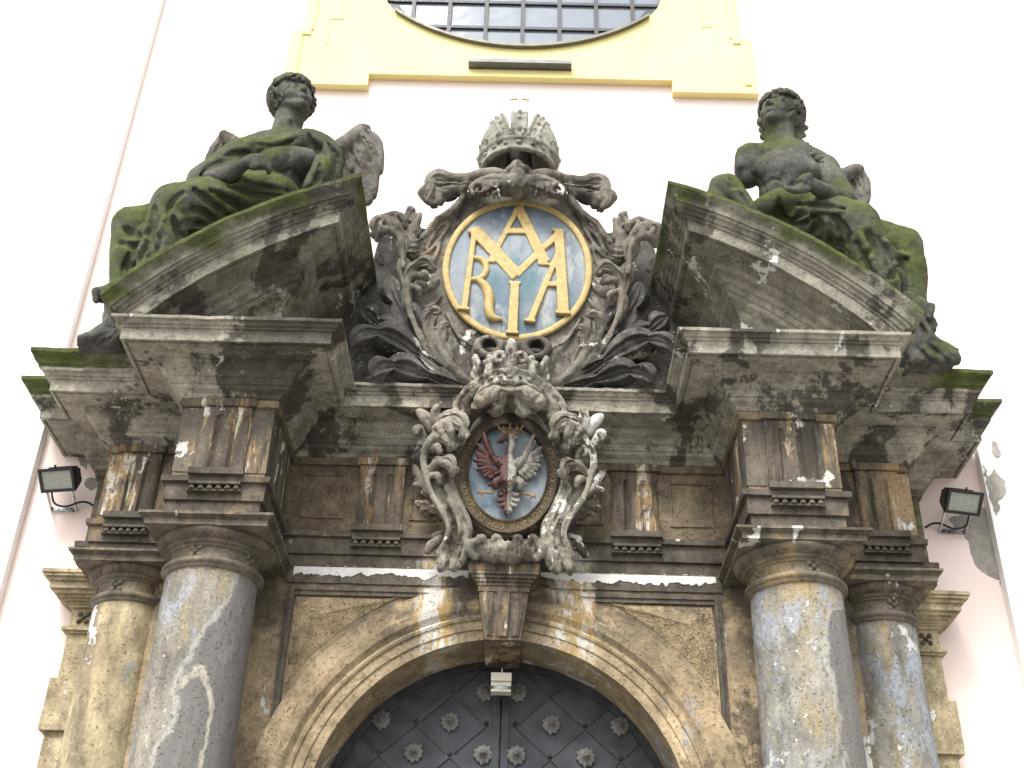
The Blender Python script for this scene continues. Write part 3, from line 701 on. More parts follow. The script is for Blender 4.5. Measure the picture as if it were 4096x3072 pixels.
for s in (-1, 1):
    V = [(s*.052, 7.596, 2.93), (s*.085, 7.575, 2.93), (s*.113, 7.597, 2.93), (s*.07, 7.553, 3.218), (s*.115, 7.535, 3.218), (s*.158, 7.556, 3.218)]
    ks.add(V, [(0, 1, 4, 3), (1, 2, 5, 4)])
for h, y, z0, z1 in ((.172, 7.545, 3.224, 3.262), (.180, 7.535, 3.262, 3.285), (.195, 7.52, 3.285, 3.305), (.215, 7.50, 3.305, 3.325), (.236, 7.48, 3.325, 3.345), (.240, 7.476, 3.345, 3.40)):
    ks.wbox(-h, h, y, 7.83, z0, z1)
ks.build('keystone', M_FRIEZE, por, amp=.002)
# white plaster left along the joint above the arch
for s in (-1, 1):
    for z0, z1, sd, yy in ((3.405, 3.460, 1, SPY-.0125), (3.4685, 3.505, 5, FYC+.0)):
        xs = np.linspace(.25, 1.46, 150); up = []; lo = []
        for x in xs:
            k = vnoise([x*s, sd, 0], 11, sd)*.5+vnoise([x*s, sd, 2], 34, sd+1)*.35+vnoise([x*s, sd, 4], 90, sd+2)*.2
            if sd == 1: up.append((s*x, z1)); lo.append((s*x, z0+k*.035))
            else: up.append((s*x, z0+max(.001, .018+k*.045))); lo.append((s*x, z0))
        poly = up+lo[::-1]
        V = [(p[0], yy-.005, p[1]) for p in up]+[(p[0], yy-.005, p[1]) for p in lo]+[(p[0], yy, p[1]) for p in lo]
        n = len(up); F = [(i, i+1, n+i+1, n+i) for i in range(n-1)]+[(n+i, n+i+1, 2*n+i+1, 2*n+i) for i in range(n-1)]
        MB().add(wear(np.array(V), .0015, 40), F).build('plaster_remains', M_WHITE, por)

# ------------------------------------------------------------------ pilasters at the two ends
def pilaster(s):
    def bx(mb, x1, yf, z0, z1):
        a, b = sorted((s*2.45, s*x1)); mb.wbox(a, b, yf, 8.296, z0, z1)
    sh = MB(); bx(sh, 3.055, 8.107, GZ, 3.06)
    z = 2.735
    while z > GZ+.4: bx(sh, 3.095, 8.075, z-.36, z); z -= .72
    o = sh.build('pilaster', M_PILASTER, por, amp=.004)
    c = MB()
    for x1, z0, z1 in ((3.075, 3.062, 3.078), (3.095, 3.078, 3.10), (3.08, 3.10, 3.112), (3.06, 3.112, 3.25), (3.085, 3.25, 3.268), (3.10, 3.268, 3.285), (3.125, 3.285, 3.30), (3.15, 3.30, 3.32), (3.18, 3.32, 3.345), (3.205, 3.345, 3.395), (3.225, 3.395, 3.42), (3.25, 3.42, 3.44), (3.262, 3.44, 3.4655)):
        bx(c, x1, 8.107-(x1-3.055), z0, z1)
    cc = c.build('capital', M_PILASTER, o, amp=.003)
    rosette((s*2.97, 8.102, 3.18), (0, -1, 0), .05, M_CAPITAL, o)
def rosette(c, nrm, r, mat, parent):
    nrm = Vector(nrm).normalized(); q = nrm.to_track_quat('Y', 'Z'); m = MB()
    def tr(p): v = q @ Vector((p[0], p[1], p[2])); return (c[0]+v.x, c[1]+v.y, c[2]+v.z)
    def blob(cx, cz, rx, rz, d, ang):
        rows = []
        for i in range(7):
            t = pi/2*i/6; rows.append([tr((cx+(cos(ang)*cos(a)*rx-sin(ang)*sin(a)*rz)*cos(t), d*sin(t), cz+(sin(ang)*cos(a)*rx+cos(ang)*sin(a)*rz)*cos(t))) for a in np.linspace(0, 2*pi, 13)])
        m.grid(np.array(rows), True)
    blob(0, 0, r*.32, r*.32, r*.55, 0)
    for k in range(4):
        a = pi/4+k*pi/2; blob(cos(a)*r*.72, sin(a)*r*.72, r*.42, r*.36, r*.38, a)
    return m.build('rosette', mat, parent)
for s in (-1, 1): pilaster(s)

# ------------------------------------------------------------------ columns
def column(cx, cy, k, ah, label, M_COLUMN):
    root = empty('column', (cx, cy, GZ), label, 'column', 'columns flanking the doorway')
    def P(prof): return [(r*k, z) for r, z in prof]
    zs = np.linspace(-1.02, 3.14, 70)
    sh = MB().lathe((cx, cy), [((.308-.014*max(0, (z-1.2)/2)**2)*k if z > 1.2 else .308*k, z) for z in zs]+[(.300*k, 3.145)], 72, amp=.0025)
    sh.build('shaft', M_COLUMN, root)
    cap = MB().lathe((cx, cy), P([(.300, 3.14), (.312, 3.150), (.314, 3.158), (.316, 3.166), (.326, 3.170), (.333, 3.182), (.331, 3.196), (.322, 3.206), (.302, 3.212), (.290, 3.222), (.288, 3.285), (.290, 3.288), (.302, 3.290), (.306, 3.298), (.304, 3.304), (.314, 3.306), (.326, 3.312), (.330, 3.322), (.326, 3.330), (.334, 3.332), (.352, 3.338), (.372, 3.350), (.385, 3.368), (.388, 3.384), (.38, 3.394), (.2, 3.3955)]), 80, amp=.0022)
    c = cap.build('capital', M_CAPITAL, root)
    ab = MB(); h = ah
    for e, z0, z1 in ((0, 3.3895, 3.428), (.006, 3.4285, 3.4345), (.016, 3.435, 3.441), (.026, 3.4415, 3.447), (.036, 3.4475, 3.4655)):
        yb = min(cy+h+e, (7.772 if k == 1 else 8.106)); ab.wbox(cx-h-e, cx+h+e, cy-h-e, yb, z0, z1)
    ab.build('abacus', M_CAPITAL, c, amp=.003)
    for a in ((-.22, 1.1, -1.4) if cx < 0 else (.22, -1.1, 1.4)):
        rosette((cx+.286*k*sin(a), cy-.286*k*cos(a), 3.25), (sin(a), -cos(a), 0), .052, M_CAPITAL, c)
    ba = MB().lathe((cx, cy), P([(.308, -1.03), (.315, -1.05), (.34, -1.06), (.345, -1.08), (.34, -1.10), (.39, -1.11), (.41, -1.14), (.39, -1.18), (.2, -1.185)]), 48)
    ba.box(cx-.42*k, cx+.42*k, cy-.42*k, cy+.40*k, -1.25, -1.183); ba.box(cx-.40*k, cx+.40*k, cy-.40*k, cy+.39*k, GZ, -1.252)
    ba.build('base', M_COLUMN, root)
column(-1.908, 7.375, 1.0, .395, 'large front column left of the doorway with a pale worn arc on its grey shaft', M_COL[0])
column(1.908, 7.375, 1.0, .395, 'large front column right of the doorway with bluish white flaking shaft', M_COL[1])
column(-2.585, 7.915, .83, .345, 'slimmer yellowish column set back beside the left large column', M_COL[2])
column(2.585, 7.915, .83, .345, 'slimmer grey column set back beside the right large column', M_COL[3])

# ------------------------------------------------------------------ door
door = empty('church_door', (0, 8.16, GZ), 'dark iron clad double door studded with star rosettes under the arch', 'door')
DY = 8.16
for s in (-1, 1):
    A = np.linspace(0, pi/2, 40); poly = [(s*.004, GZ+.02)]+[(s*1.23, GZ+.02)]+[(s*1.23*cos(a), AC+1.23*sin(a)) for a in A[:-1]]+[(s*.004, AC+1.23)]
    leaf = MB().prism(poly, DY, DY+.06).build('door_leaf', M_IRON, door)
    st = MB(); xs, xe = sorted((s*.006, s*.055)); st.box(xs, xe, DY-.018, DY-.001, GZ+.03, AC+1.19)
    # diagonal straps clipped to the leaf, spacing from the studs
    dx, dz = .235, .205
    def seg(p, q, off):
        p, q = np.array(p), np.array(q); t = (q-p)/np.linalg.norm(q-p); nn = np.array((-t[1], t[0]))*.017
        V = [(p[0]+nn[0], p[1]+nn[1]), (p[0]-nn[0], p[1]-nn[1]), (q[0]-nn[0], q[1]-nn[1]), (q[0]+nn[0], q[1]+nn[1])]
        st.prism(V, DY-off, DY-.001)
    def inside(x, z): return .058 < s*x < 1.2 and z > 0 and (z < AC or x*x+(z-AC)**2 < 1.185**2)
    nodes = {}
    for i in range(0, 7):
        for j in range(-14, 6):
            if (i+j) % 2: nodes[(i, j)] = (s*(.10+.236*i), 2.307+.212*j)
    for (i, j), p in nodes.items():
        for dj, off in ((1, .008), (-1, .011)):
            if (i+1, j+dj) in nodes:
                q = nodes[(i+1, j+dj)]
                T = [t for t in np.linspace(0, 1, 21) if inside(p[0]+(q[0]-p[0])*t, p[1]+(q[1]-p[1])*t)]
                if len(T) > 1: seg((p[0]+(q[0]-p[0])*T[0], p[1]+(q[1]-p[1])*T[0]), (p[0]+(q[0]-p[0])*T[-1], p[1]+(q[1]-p[1])*T[-1]), off)
    A2 = np.linspace(0, pi/2, 30) if s > 0 else np.linspace(pi/2, pi, 30)
    G = [[(r*cos(a), y, AC+r*sin(a)) for r, y in ((1.228, DY-.002), (1.2, DY-.014), (1.15, DY-.014), (1.147, DY-.002))] for a in A2]
    st.grid(np.array(G), False)
    st.build('strap_lattice', M_STRAP, leaf)
    bolts = MB()
    for (i, j), p in nodes.items():
        if inside(*p):
            rows = [[(p[0]+.018*cos(t)*cos(a), DY-.010-.018*sin(t), p[1]+.018*cos(t)*sin(a)) for a in np.linspace(0, 2*pi, 9)] for t in np.linspace(0, pi/2, 4)]
            bolts.grid(np.array(rows), True)
    bolts.build('bolt_heads', M_STRAP, leaf)
    def star(cx, cz):
        m = MB(); k = 20; out = []
        for i in range(k): a = 2*pi*i/k+.2; r = (.068+.006*((i*7) % 3-1) if i % 2 == 0 else .055); out.append((cx+r*cos(a), DY-.020, cz+r*sin(a)))
        inn = [(cx+.034*cos(2*pi*i/k), DY-.030, cz+.034*sin(2*pi*i/k)) for i in range(k)]
        bk = [(x, DY-.001, z) for x, y, z in out]
        m.add(out+inn+bk, [(i, (i+1) % k, k+(i+1) % k, k+i) for i in range(k)]+[(2*k+i, 2*k+(i+1) % k, (i+1) % k, i) for i in range(k)])
        rows = [[(cx+r*cos(a), DY-y, cz+r*sin(a)) for a in np.linspace(0, 2*pi, 17)] for r, y in ((.034, .030), (.03, .036), (.022, .038), (.02, .05), (.012, .058), (.011, .066), (.006, .072), (.0005, .073))]
        m.grid(np.array(rows), True); m.build('star_rosette', M_TIN, leaf)
    for i in range(0, 6):
        for j in range(-6, 5):
            x, z = s*(.112+.232*i), 2.308+.214*j
            if (i+j) % 2 == 0 and inside(x, z) and x*x+max(0, z-AC)**2 < 1.12**2: star(x, z)
sen = empty('motion_sensor', (0, 7.98, 2.70), 'small ivory motion sensor box hanging under the keystone', 'sensor')
m = MB(); m.box(-.072, .066, 7.93, 8.02, 2.745, 2.80); m.box(-.070, .064, 7.95, 8.02, 2.715, 2.744); m.box(-.070, .064, 7.935, 8.02, 2.672, 2.685); m.box(-.004, .004, 7.96, 8.13, 2.8005, 2.84)
m.box(-.028, .028, 8.0205, 8.14, 2.72, 2.79)
m.build('housing', M_SENSOR, sen)
MB().lathe((-.003, 7.99), [(.06, 2.6855), (.062, 2.70), (.058, 2.7145)], 24, -pi/2, pi/2).build('lens', M_LENS, sen)

# ------------------------------------------------------------------ floodlights
def flood(cx, s, label):
    root = empty('floodlight', (cx, 8.0, 4.2), label, 'floodlight', 'floodlights on the wall under the cornice')
    F = Vector((s*.14, -.74, -.66)).normalized(); q = (-F).to_track_quat('Y', 'Z'); c = Vector((cx, 8.02, 4.235))
    def tr(V): return [tuple(c + q @ Vector(v)) for v in V]
    h = MB(); W_, H_, w2, h2, D = .135, .085, .105, .05, .14
    h.add(tr([(-W_, -.02, -H_), (W_, -.02, -H_), (W_, -.02, H_), (-W_, -.02, H_), (-w2, D, -h2), (w2, D, -h2), (w2, D, h2), (-w2, D, h2), (-W_, 0, -H_), (W_, 0, -H_), (W_, 0, H_), (-W_, 0, H_)]),
          [(4, 7, 6, 5), (8, 4, 5, 9), (9, 5, 6, 10), (10, 6, 7, 11), (11, 7, 4, 8), (0, 8, 9, 1), (1, 9, 10, 2), (2, 10, 11, 3), (3, 11, 8, 0)])
    for i in range(9):
        x = -w2+.02+i*(2*w2-.04)/8; a = MB(); P = tr([(x-.003, .03, h2+.022), (x+.003, .03, h2+.022), (x+.003, D, h2+.004), (x-.003, D, h2+.004), (x-.003, .03, h2+.04), (x+.003, .03, h2+.04), (x+.003, D, h2+.016), (x-.003, D, h2+.016)])
        h.add(P, [(0, 1, 2, 3), (4, 7, 6, 5), (0, 4, 5, 1), (1, 5, 6, 2), (2, 6, 7, 3), (3, 7, 4, 0)])
    h.build('housing', M_BLACK, root)
    fr = MB(); t = .016
    def fb(x0, x1, z0, z1):
        V = [(x, y, z) for z in (z0, z1) for y in (-.034, -.0205) for x in (x0, x1)]
        fr.add(tr(V), [(0, 2, 3, 1), (4, 5, 7, 6), (0, 1, 5, 4), (2, 6, 7, 3), (0, 4, 6, 2), (1, 3, 7, 5)])
    fb(-W_-.006, W_+.006, H_-t, H_+.006); fb(-W_-.006, W_+.006, -H_-.006, -H_+t); fb(-W_-.006, -W_+t, -H_+t+.0005, H_-t-.0005); fb(W_-t, W_+.006, -H_+t+.0005, H_-t-.0005)
    fr.tube(tr([(0, -.02, H_+.0), (0, -.02, H_+.03)]), .008)
    fr.build('front_frame', M_BLACK, root)
    g = MB(); a, b, d = W_-t, H_-t, .05
    g.add(tr([(-a, -.024, -b), (a, -.024, -b), (a, -.024, b), (-a, -.024, b)]), [(0, 1, 2, 3)]); g.build('glass', M_LAMPGLASS, root)
    br = MB(); br.box(cx-.115, cx+.085, 8.284, 8.2985, 4.10, 4.135)
    for x in (-.115, .078): br.add([(cx+x, 8.2835, 4.10), (cx+x+.007, 8.2835, 4.10), (cx+x+.007, 8.2835, 4.135), (cx+x, 8.2835, 4.135), (cx+x, 8.06, 4.20), (cx+x+.007, 8.06, 4.20), (cx+x+.007, 8.06, 4.235), (cx+x, 8.06, 4.235)], [(0, 1, 5, 4), (1, 2, 6, 5), (2, 3, 7, 6), (3, 0, 4, 7), (4, 5, 6, 7)])
    for x in (-.06, .04): br.tube([(cx+x, 8.284, 4.117), (cx+x, 8.272, 4.117)], .009)
    br.build('bracket', M_STEEL, root)
    k = -s
    MB().tube([tuple(p[:3]) for p in catmull([np.array(p) for p in ((cx-k*.06, 8.06, 4.19), (cx-k*.05, 8.16, 4.11), (cx+k*.03, 8.2, 4.10), (cx+k*.12, 8.22, 4.15), (cx+k*.17, 8.26, 4.165), (cx+k*.21, 8.295, 4.15))], 6)], .008).build('cable', M_BLACK, root)
flood(-3.36, -1, 'black floodlight left of the portal with its cable running into the wall')
flood(3.385, 1, 'black floodlight right of the portal beside the fallen plaster')

# ------------------------------------------------------------------ broken pediment halves
RC = 2.53
RPROF = [(.0, 3.08), (.02, 3.12), (.035, 3.14), (.09, 3.17), (.10, 3.20), (.115, 3.205), (.118, 3.25), (.13, 3.255), (.15, 3.285), (.19, 3.30), (.20, 3.335), (.355, 3.35), (.358, 3.362), (.375, 3.362), (.378, 3.352), (.40, 3.352), (.402, 3.44), (.415, 3.446), (.42, 3.46), (.435, 3.465), (.448, 3.482), (.468, 3.49), (.474, 3.505), (.488, 3.51), (.49, 3.52), (.50, 3.545), (.53, 3.57), (.546, 3.588), (.548, 3.615), (.54, 3.617), (-.80, 3.66)]
XIN = 1.65
def pediment(s, label):
    root = empty('pediment_segment', (s*1.9, 7.3, 4.72), label, 'pediment', 'halves of the broken segmental pediment')
    n = 46; rows = []
    th0 = [math.asin(min(.99, (XIN-d)/R)) for d, R in RPROF]; th1 = [min(math.asin((XO+max(d, .2))/R), math.acos((4.66-RC)/R)) if d < .41 else math.asin((XO+d)/R) for d, R in RPROF]
    yb = 7.86
    first = [(s*(XIN-d), FY1-d, RC+R*cos(a)) for (d, R), a in zip(RPROF, th0)]
    for y in np.linspace(1, 0, 17)[:-1]:
        rows.append([(p[0], p[1]+(yb-p[1])*y, p[2]) for p in first])
    for i in range(n+1):
        t = i/n; rows.append([(s*R*sin(a+(b-a)*t), FY1-d, RC+R*cos(a+(b-a)*t)) for (d, R), a, b in zip(RPROF, th0, th1)])
    last = rows[-1]; 
    for y in np.linspace(0, 1, 12)[1:]: rows.append([(p[0]-s*.0, p[1]+(yb-p[1])*y, p[2]) for p in last])
    G = wear(np.array(rows), .005, 8)
    nn = vnoise(G[:, -2], 13, 9)*.5+vnoise(G[:, -2], 37, 4)*.5
    G[:, -4:-1, 2] -= np.clip(nn[:, None]-.2, 0, 1)*.04
    rc = MB().grid(G, False).build('raking_cornice', M_RAKE, root)
    tp = MB(); P = []
    for i in range(31):
        a0, a1 = math.asin(XIN/3.12), math.acos((4.70-RC)/3.12); a = a0+(a1-a0)*i/30; P.append((s*3.12*sin(a), RC+3.12*cos(a)))
    P += [(s*XIN, 4.70)]
    tp.prism(P, FY1, 7.86); 
    # inner raised frame
    def strip(R0, R1, d, m):
        a0, a1 = math.asin((XIN+m)/R0), math.acos(min(.999, (4.77-RC)/R0)); A = np.linspace(a0, a1, 24)
        g = [[(s*r*sin(a), FY1-y, RC+r*cos(a)) for r, y in ((R1, .0), (R1, d*.6), ((R0+R1)/2, d), (R0, d), (R0, 0))] for a in A]
        tp.grid(np.array(g), False); zt = RC+R0*cos(a0)
        for xa, xb, dd in ((m, m+(R0-R1)*.45, d), (m+(R0-R1)*.45+.001, m+(R0-R1), d*.6)):
            a, b = sorted((s*(XIN+xa), s*(XIN+xb))); tp.wbox(a, b, FY1-dd, FY1-.001, 4.70, zt-.004)
    strip(3.0, 2.91, .10, .09); strip(2.86, 2.80, .05, .23)
    tp.build('tympanum', M_TYMP, root, amp=.003)
    return root
pediment(-1, 'left half of the broken pediment carrying the angel with raised wings')
pediment(1, 'right half of the broken pediment carrying the bare chested angel')
# ------------------------------------------------------------------ carved ornament helpers
def both(S, pts, k=.012, ax=.012, n=6, sub=False, flat=None):
    S.worm(pts, k, n, sub, flat)
    f2 = None if flat is None else ((-flat[0][0], flat[0][1], flat[0][2]), flat[1])
    S.worm(mirror(pts, ax), k, n, sub, f2)
def groove(S, cr, pts, r, k=.01, sub=True, inset=0.0, n=8):
    P = [p for p in (S.hit(cr, x, y) for x, y in [tuple(q) for q in catmull([np.array(p, float) for p in pts], n)]) if p is not None]
    if len(P) < 2: return
    m = len(P); s = cr.s*9.0/FPX*r
    v = lambda p: (p-np.array([CX, 0, 0]))/np.linalg.norm(p-np.array([CX, 0, 0]))
    # drop jumps in depth so that a fold never bridges a gap
    run = [P[0]]; runs = []
    for p in P[1:]:
        if np.linalg.norm(p-run[-1]) > .12: runs.append(run); run = [p]
        else: run.append(p)
    runs.append(run)
    for run in runs:
        if len(run) < 2: continue
        m = len(run); S.worm([tuple(p+v(p)*(inset*s))+(s*(.45+.55*sin(pi*(i+.5)/m)),) for i, p in enumerate(run)], k, 2, sub)

def leaf(cr, spine, nl, mat, parent, name='acanthus_leaf', twin=None, bulge=.30, back=.35, th=.022, depth=.10, lean=.35, n=90, m=37, sharp=.6, flutes=2.0):
    """lobed, veined acanthus leaf along a surveyed spine (x, y, depth, half width in px); twin mirrors it on the other side"""
    C = np.array(catmull([np.array(p, float) for p in spine], 16)); q = np.linspace(0, len(C)-1, n)
    C = np.array([[np.interp(v, range(len(C)), C[:, k]) for k in range(4)] for v in q])
    P = np.array([cr(x, y, Y) for x, y, Y, _ in C]); E = np.array([wd*cr.s*np.linalg.norm(p-np.array([CX, 0, 0]))/FPX for (_, _, _, wd), p in zip(C, P)])
    T = np.gradient(P, axis=0); T /= np.linalg.norm(T, axis=1)[:, None]+1e-9
    B = np.cross(T, np.array([0, -.9, -.45])); B /= np.linalg.norm(B, axis=1)[:, None]+1e-9; Nn = np.cross(B, T)
    S_ = np.linspace(0, 1, n); U = np.linspace(-1, 1, m); t = np.abs(U)
    ph = (S_*nl) % 1.0; L = .34+.66*np.abs(np.sin(pi*ph))**sharp; L[-3:] *= (.9, .6, .15); L[:2] *= (.5, .8)
    fr = []; bk = []
    for i in range(n):
        e = E[i]
        fl = np.cos(2*pi*flutes*t)*.9*(1-.5*S_[i])                 # flutes running up the leaf
        vein = fl*.55+np.cos(2*pi*(S_[i]*nl-.5-.35*t*.6))*t*.55
        h = e*(bulge*np.sin(pi*np.clip(t, 0, 1))*.8-back*t*t*t+depth*vein+.14*np.exp(-(t/.09)**2))
        p = P[i]+B[i]*(U*e*L[i])[:, None]+T[i]*(lean*e*t*t)[:, None]+Nn[i]*h[:, None]
        fr.append(p); bk.append(p-Nn[i]*th*(1-.5*t)[:, None])
    G = wear(np.concatenate([np.array(fr), np.array(bk)[:, ::-1]], 1), .0045, 26)
    MB().grid(G, True, closev=True).build(name, mat, parent)
    if twin is not None:
        G2 = G.copy(); G2[..., 0] = 2*twin-G2[..., 0]; MB().grid(wear(G2[:, ::-1], .004, 21), True, closev=True).build(name, mat, parent)
# ------------------------------------------------------------------ the blue oval with the gilded monogram
AX = .015
car = empty('oval_cartouche', (AX, 7.6, 4.72), 'carved oval cartouche with gold interlaced letters on blue, topped by a stone crown', 'cartouche')
S = SDF((-1.12, 7.12, 4.62), (1.15, 7.92, 7.16), .0115)
shield = [(925, 480), (800, 470), (690, 500), (610, 575), (560, 640), (470, 675), (432, 735), (405, 770), (330, 800), (290, 880), (290, 1000), (300, 1150), (350, 1300), (430, 1430), (560, 1560), (700, 1640), (925, 1660)]
L = [tuple(CA(x, y, 7.55)[[0, 2]]) for x, y in shield]
S.prism(L+[(2*AX-x, z) for x, z in L[::-1][1:-1]], 7.53, 7.88, .01, rnd=.02)
back = [(925, 640), (430, 740), (330, 720), (190, 735), (150, 830), (110, 960), (20, 1080), (-70, 1240), (-70, 1640), (925, 1700)]
Bk = [tuple(CA(x, y, 7.75)[[0, 2]]) for x, y in back]
BS = SDF((-1.5, 7.6, 4.62), (1.53, 7.95, 7.0), .014); BS.prism(Bk+[(2*AX-x, z) for x, z in Bk[::-1][1:-1]], 7.74, 7.90, .01, rnd=.01); BS.rough(.006, 14, 2); BS.mesh('backing_slab', M_LEAF, car)
bo = lambda *p, k=.012, **kw: both(S, W(CA, p), k, AX, **kw)
# rippled flank around the oval
for pts in ([(640, 545, 7.47, 16), (560, 640, 7.45, 20), (480, 690, 7.45, 18), (440, 745, 7.46, 18), (400, 790, 7.47, 16)],
            [(640, 580, 7.49, 12), (540, 690, 7.49, 14), (470, 760, 7.49, 13), (420, 850, 7.50, 12)],
            [(560, 700, 7.51, 10), (500, 790, 7.51, 12), (430, 870, 7.51, 10), (350, 890, 7.51, 9)],
            [(500, 820, 7.51, 9), (470, 900, 7.51, 12), (440, 960, 7.51, 9)],
            [(490, 1010, 7.51, 10), (460, 1060, 7.51, 13), (400, 1090, 7.51, 9)],
            [(500, 1110, 7.51, 9), (470, 1150, 7.51, 13), (420, 1180, 7.51, 9)],
            [(530, 1200, 7.51, 9), (600, 1330, 7.50, 12), (680, 1390, 7.50, 9)]): bo(*pts, k=.014)
# top: shell, two rolled volutes and flying scroll ends
bo((925, 408, 7.36, 36), (880, 415, 7.36, 22), k=.01); S.worm(W(CA, [(925, 398, 7.33, 40), (925, 430, 7.32, 34), (925, 480, 7.30, 50), (925, 545, 7.34, 36)]), .012); bo((925, 395, 7.30, 18), (890, 405, 7.30, 20), (870, 425, 7.33, 16), k=.008); bo((905, 500, 7.28, 20), (880, 470, 7.29, 20), (862, 490, 7.31, 15), k=.006)
for dx in (-40, -14, 14, 40): S.worm(W(CA, [(925+dx*.7, 415, 7.31, 8), (925+dx, 480, 7.26, 12), (925+dx*.6, 545, 7.30, 6)]), .006)
bo((930, 515, 7.38, 52), (850, 500, 7.34, 60), (780, 496, 7.34, 54), (730, 512, 7.35, 54), (695, 522, 7.36, 42))
bo((880, 455, 7.36, 34), (790, 436, 7.34, 36), (720, 442, 7.36, 34), (665, 465, 7.40, 28), (615, 530, 7.45, 26))
for r0, a1 in ((30, 0), ):
    sp = [(712+(42-i*3.2)*cos(i*.75+2.4), 520+(42-i*3.2)*sin(i*.75+2.4), 7.275-.002*i, 12-.4*i) for i in range(12)]
    bo(*sp, k=.006)
for dx in (0, 28, 56): bo((812-dx, 450, 7.30, 9), (815-dx, 510, 7.262, 12), (825-dx, 566, 7.30, 7), k=.006)
bo((700, 448, 7.42, 28), (620, 464, 7.42, 34), (560, 466, 7.42, 36), (500, 446, 7.42, 38), (470, 452, 7.42, 32))
bo((640, 500, 7.44, 18), (570, 520, 7.44, 26), (510, 540, 7.44, 30), (480, 570, 7.44, 26))
bo((470, 450, 7.41, 28), (435, 520, 7.41, 34), (430, 570, 7.42, 30), (450, 600, 7.43, 18)); bo((500, 530, 7.43, 26), (490, 590, 7.44, 22), k=.01)
bo((520, 480, 7.36, 8), (600, 490, 7.36, 9), (670, 478, 7.36, 6), k=.006); bo((505, 585, 7.47, 20), (540, 560, 7.48, 18), (600, 550, 7.49, 14))
bo((500, 512, 7.40, 13), (530, 520, 7.40, 10), k=.004, sub=True)
# main side stems, the hooked leaf at the outside
bo((640, 1590, 7.50, 34), (520, 1520, 7.49, 28), (420, 1400, 7.48, 22), (350, 1250, 7.47, 17), (310, 1100, 7.47, 15), (288, 980, 7.47, 15), (290, 880, 7.45, 17), (275, 790, 7.42, 20), (225, 750, 7.40, 24), (175, 755, 7.40, 24), (150, 800, 7.44, 16))
bo((300, 800, 7.45, 24), (240, 715, 7.40, 32), (170, 700, 7.41, 30), (135, 740, 7.45, 22)); bo((180, 680, 7.44, 22), (250, 660, 7.44, 22), (300, 690, 7.45, 22))
for x, y in ((160, 680), (205, 668), (250, 672)): bo((x, y, 7.41, 15), (x+12, y+50, 7.37, 14), (x+30, y+90, 7.42, 6), k=.006)
bo((300, 720, 7.48, 26), (325, 660, 7.47, 24), (345, 640, 7.46, 22), (330, 630, 7.46, 18)); bo((350, 760, 7.48, 28), (375, 690, 7.47, 20), (385, 660, 7.47, 14))
bo((340, 780, 7.49, 30), (350, 840, 7.48, 26), (345, 890, 7.49, 18)); bo((150, 890, 7.6, 24), (175, 930, 7.58, 20), k=.01)
for y in (800, 830, 860): bo((310, y, 7.46, 6), (350, y+8, 7.44, 8), (385, y, 7.47, 5), k=.005)
bo((230, 820, 7.5, 36), (235, 900, 7.52, 30), k=.01, sub=True)
# curled acanthus at mid height
bo((330, 1230, 7.49, 16), (318, 1110, 7.47, 20), (325, 1010, 7.45, 24), (360, 950, 7.42, 30), (410, 930, 7.39, 34), (445, 945, 7.39, 28), (455, 975, 7.42, 16))
bo((300, 930, 7.44, 14), (292, 955, 7.42, 15), k=.01); bo((350, 1000, 7.44, 20), (400, 1000, 7.41, 26), (425, 1015, 7.42, 18)); bo((345, 1060, 7.46, 16), (380, 1075, 7.43, 20), (385, 1110, 7.45, 16))
bo((370, 970, 7.395, 7), (400, 990, 7.37, 7), (415, 1020, 7.40, 5), k=.004, sub=True)
# inner leaves rising from the foot
bo((640, 1580, 7.47, 26), (560, 1500, 7.45, 24), (510, 1420, 7.44, 20), (490, 1340, 7.44, 20), (505, 1280, 7.43, 20), (530, 1262, 7.42, 15))
bo((560, 1530, 7.47, 24), (470, 1430, 7.46, 22), (430, 1320, 7.45, 20), (415, 1230, 7.44, 24), (440, 1195, 7.43, 24), (490, 1200, 7.44, 18))
bo((540, 1470, 7.44, 18), (470, 1370, 7.43, 15), (455, 1270, 7.43, 13), (475, 1225, 7.42, 12)); bo((470, 1290, 7.42, 9), (520, 1250, 7.42, 10), k=.006)
bo((700, 1600, 7.47, 22), (620, 1555, 7.46, 18), (545, 1450, 7.46, 16), (520, 1370, 7.47, 12), k=.01)
# the two open scrolls under the oval
bo(*[(768+66*cos(a), 1392+44*sin(a), 7.33+.03*cos(a), 23) for a in np.linspace(0, 2*pi, 15)], k=.006)
bo((768, 1392, 7.44, 60), (768, 1420, 7.46, 60), k=.02); bo((768, 1385, 7.30, 40), (768, 1392, 7.40, 34), k=.004, sub=True); bo((738, 1412, 7.37, 16), (790, 1412, 7.37, 20), k=.006)
bo((830, 1375, 7.36, 24), (870, 1385, 7.38, 30), (905, 1420, 7.40, 34), (920, 1480, 7.42, 36)); bo((700, 1410, 7.40, 28), (690, 1470, 7.42, 30), (730, 1530, 7.44, 34), (820, 1560, 7.44, 36))
S.ell(CA(925, 1560, 7.5), (.30, .14, .12), k=.03)
for pts, r in (([(860, 470), (790, 462), (720, 470)], 9), ([(860, 500), (800, 520), (740, 545)], 8), ([(600, 470), (540, 475), (480, 470)], 10), ([(640, 1585), (500, 1490), (400, 1360), (330, 1200), (300, 1050)], 7), ([(560, 640), (480, 700), (430, 770)], 8), ([(600, 620), (520, 720), (450, 830)], 7)):
    groove(S, CA, pts, r, .006)
    groove(S, CA, [(1850-x+8, y+12) for x, y in pts], r, .006)
S.rough(.007, 20, 3)
frame = S.mesh('carved_frame', M_CART, car)
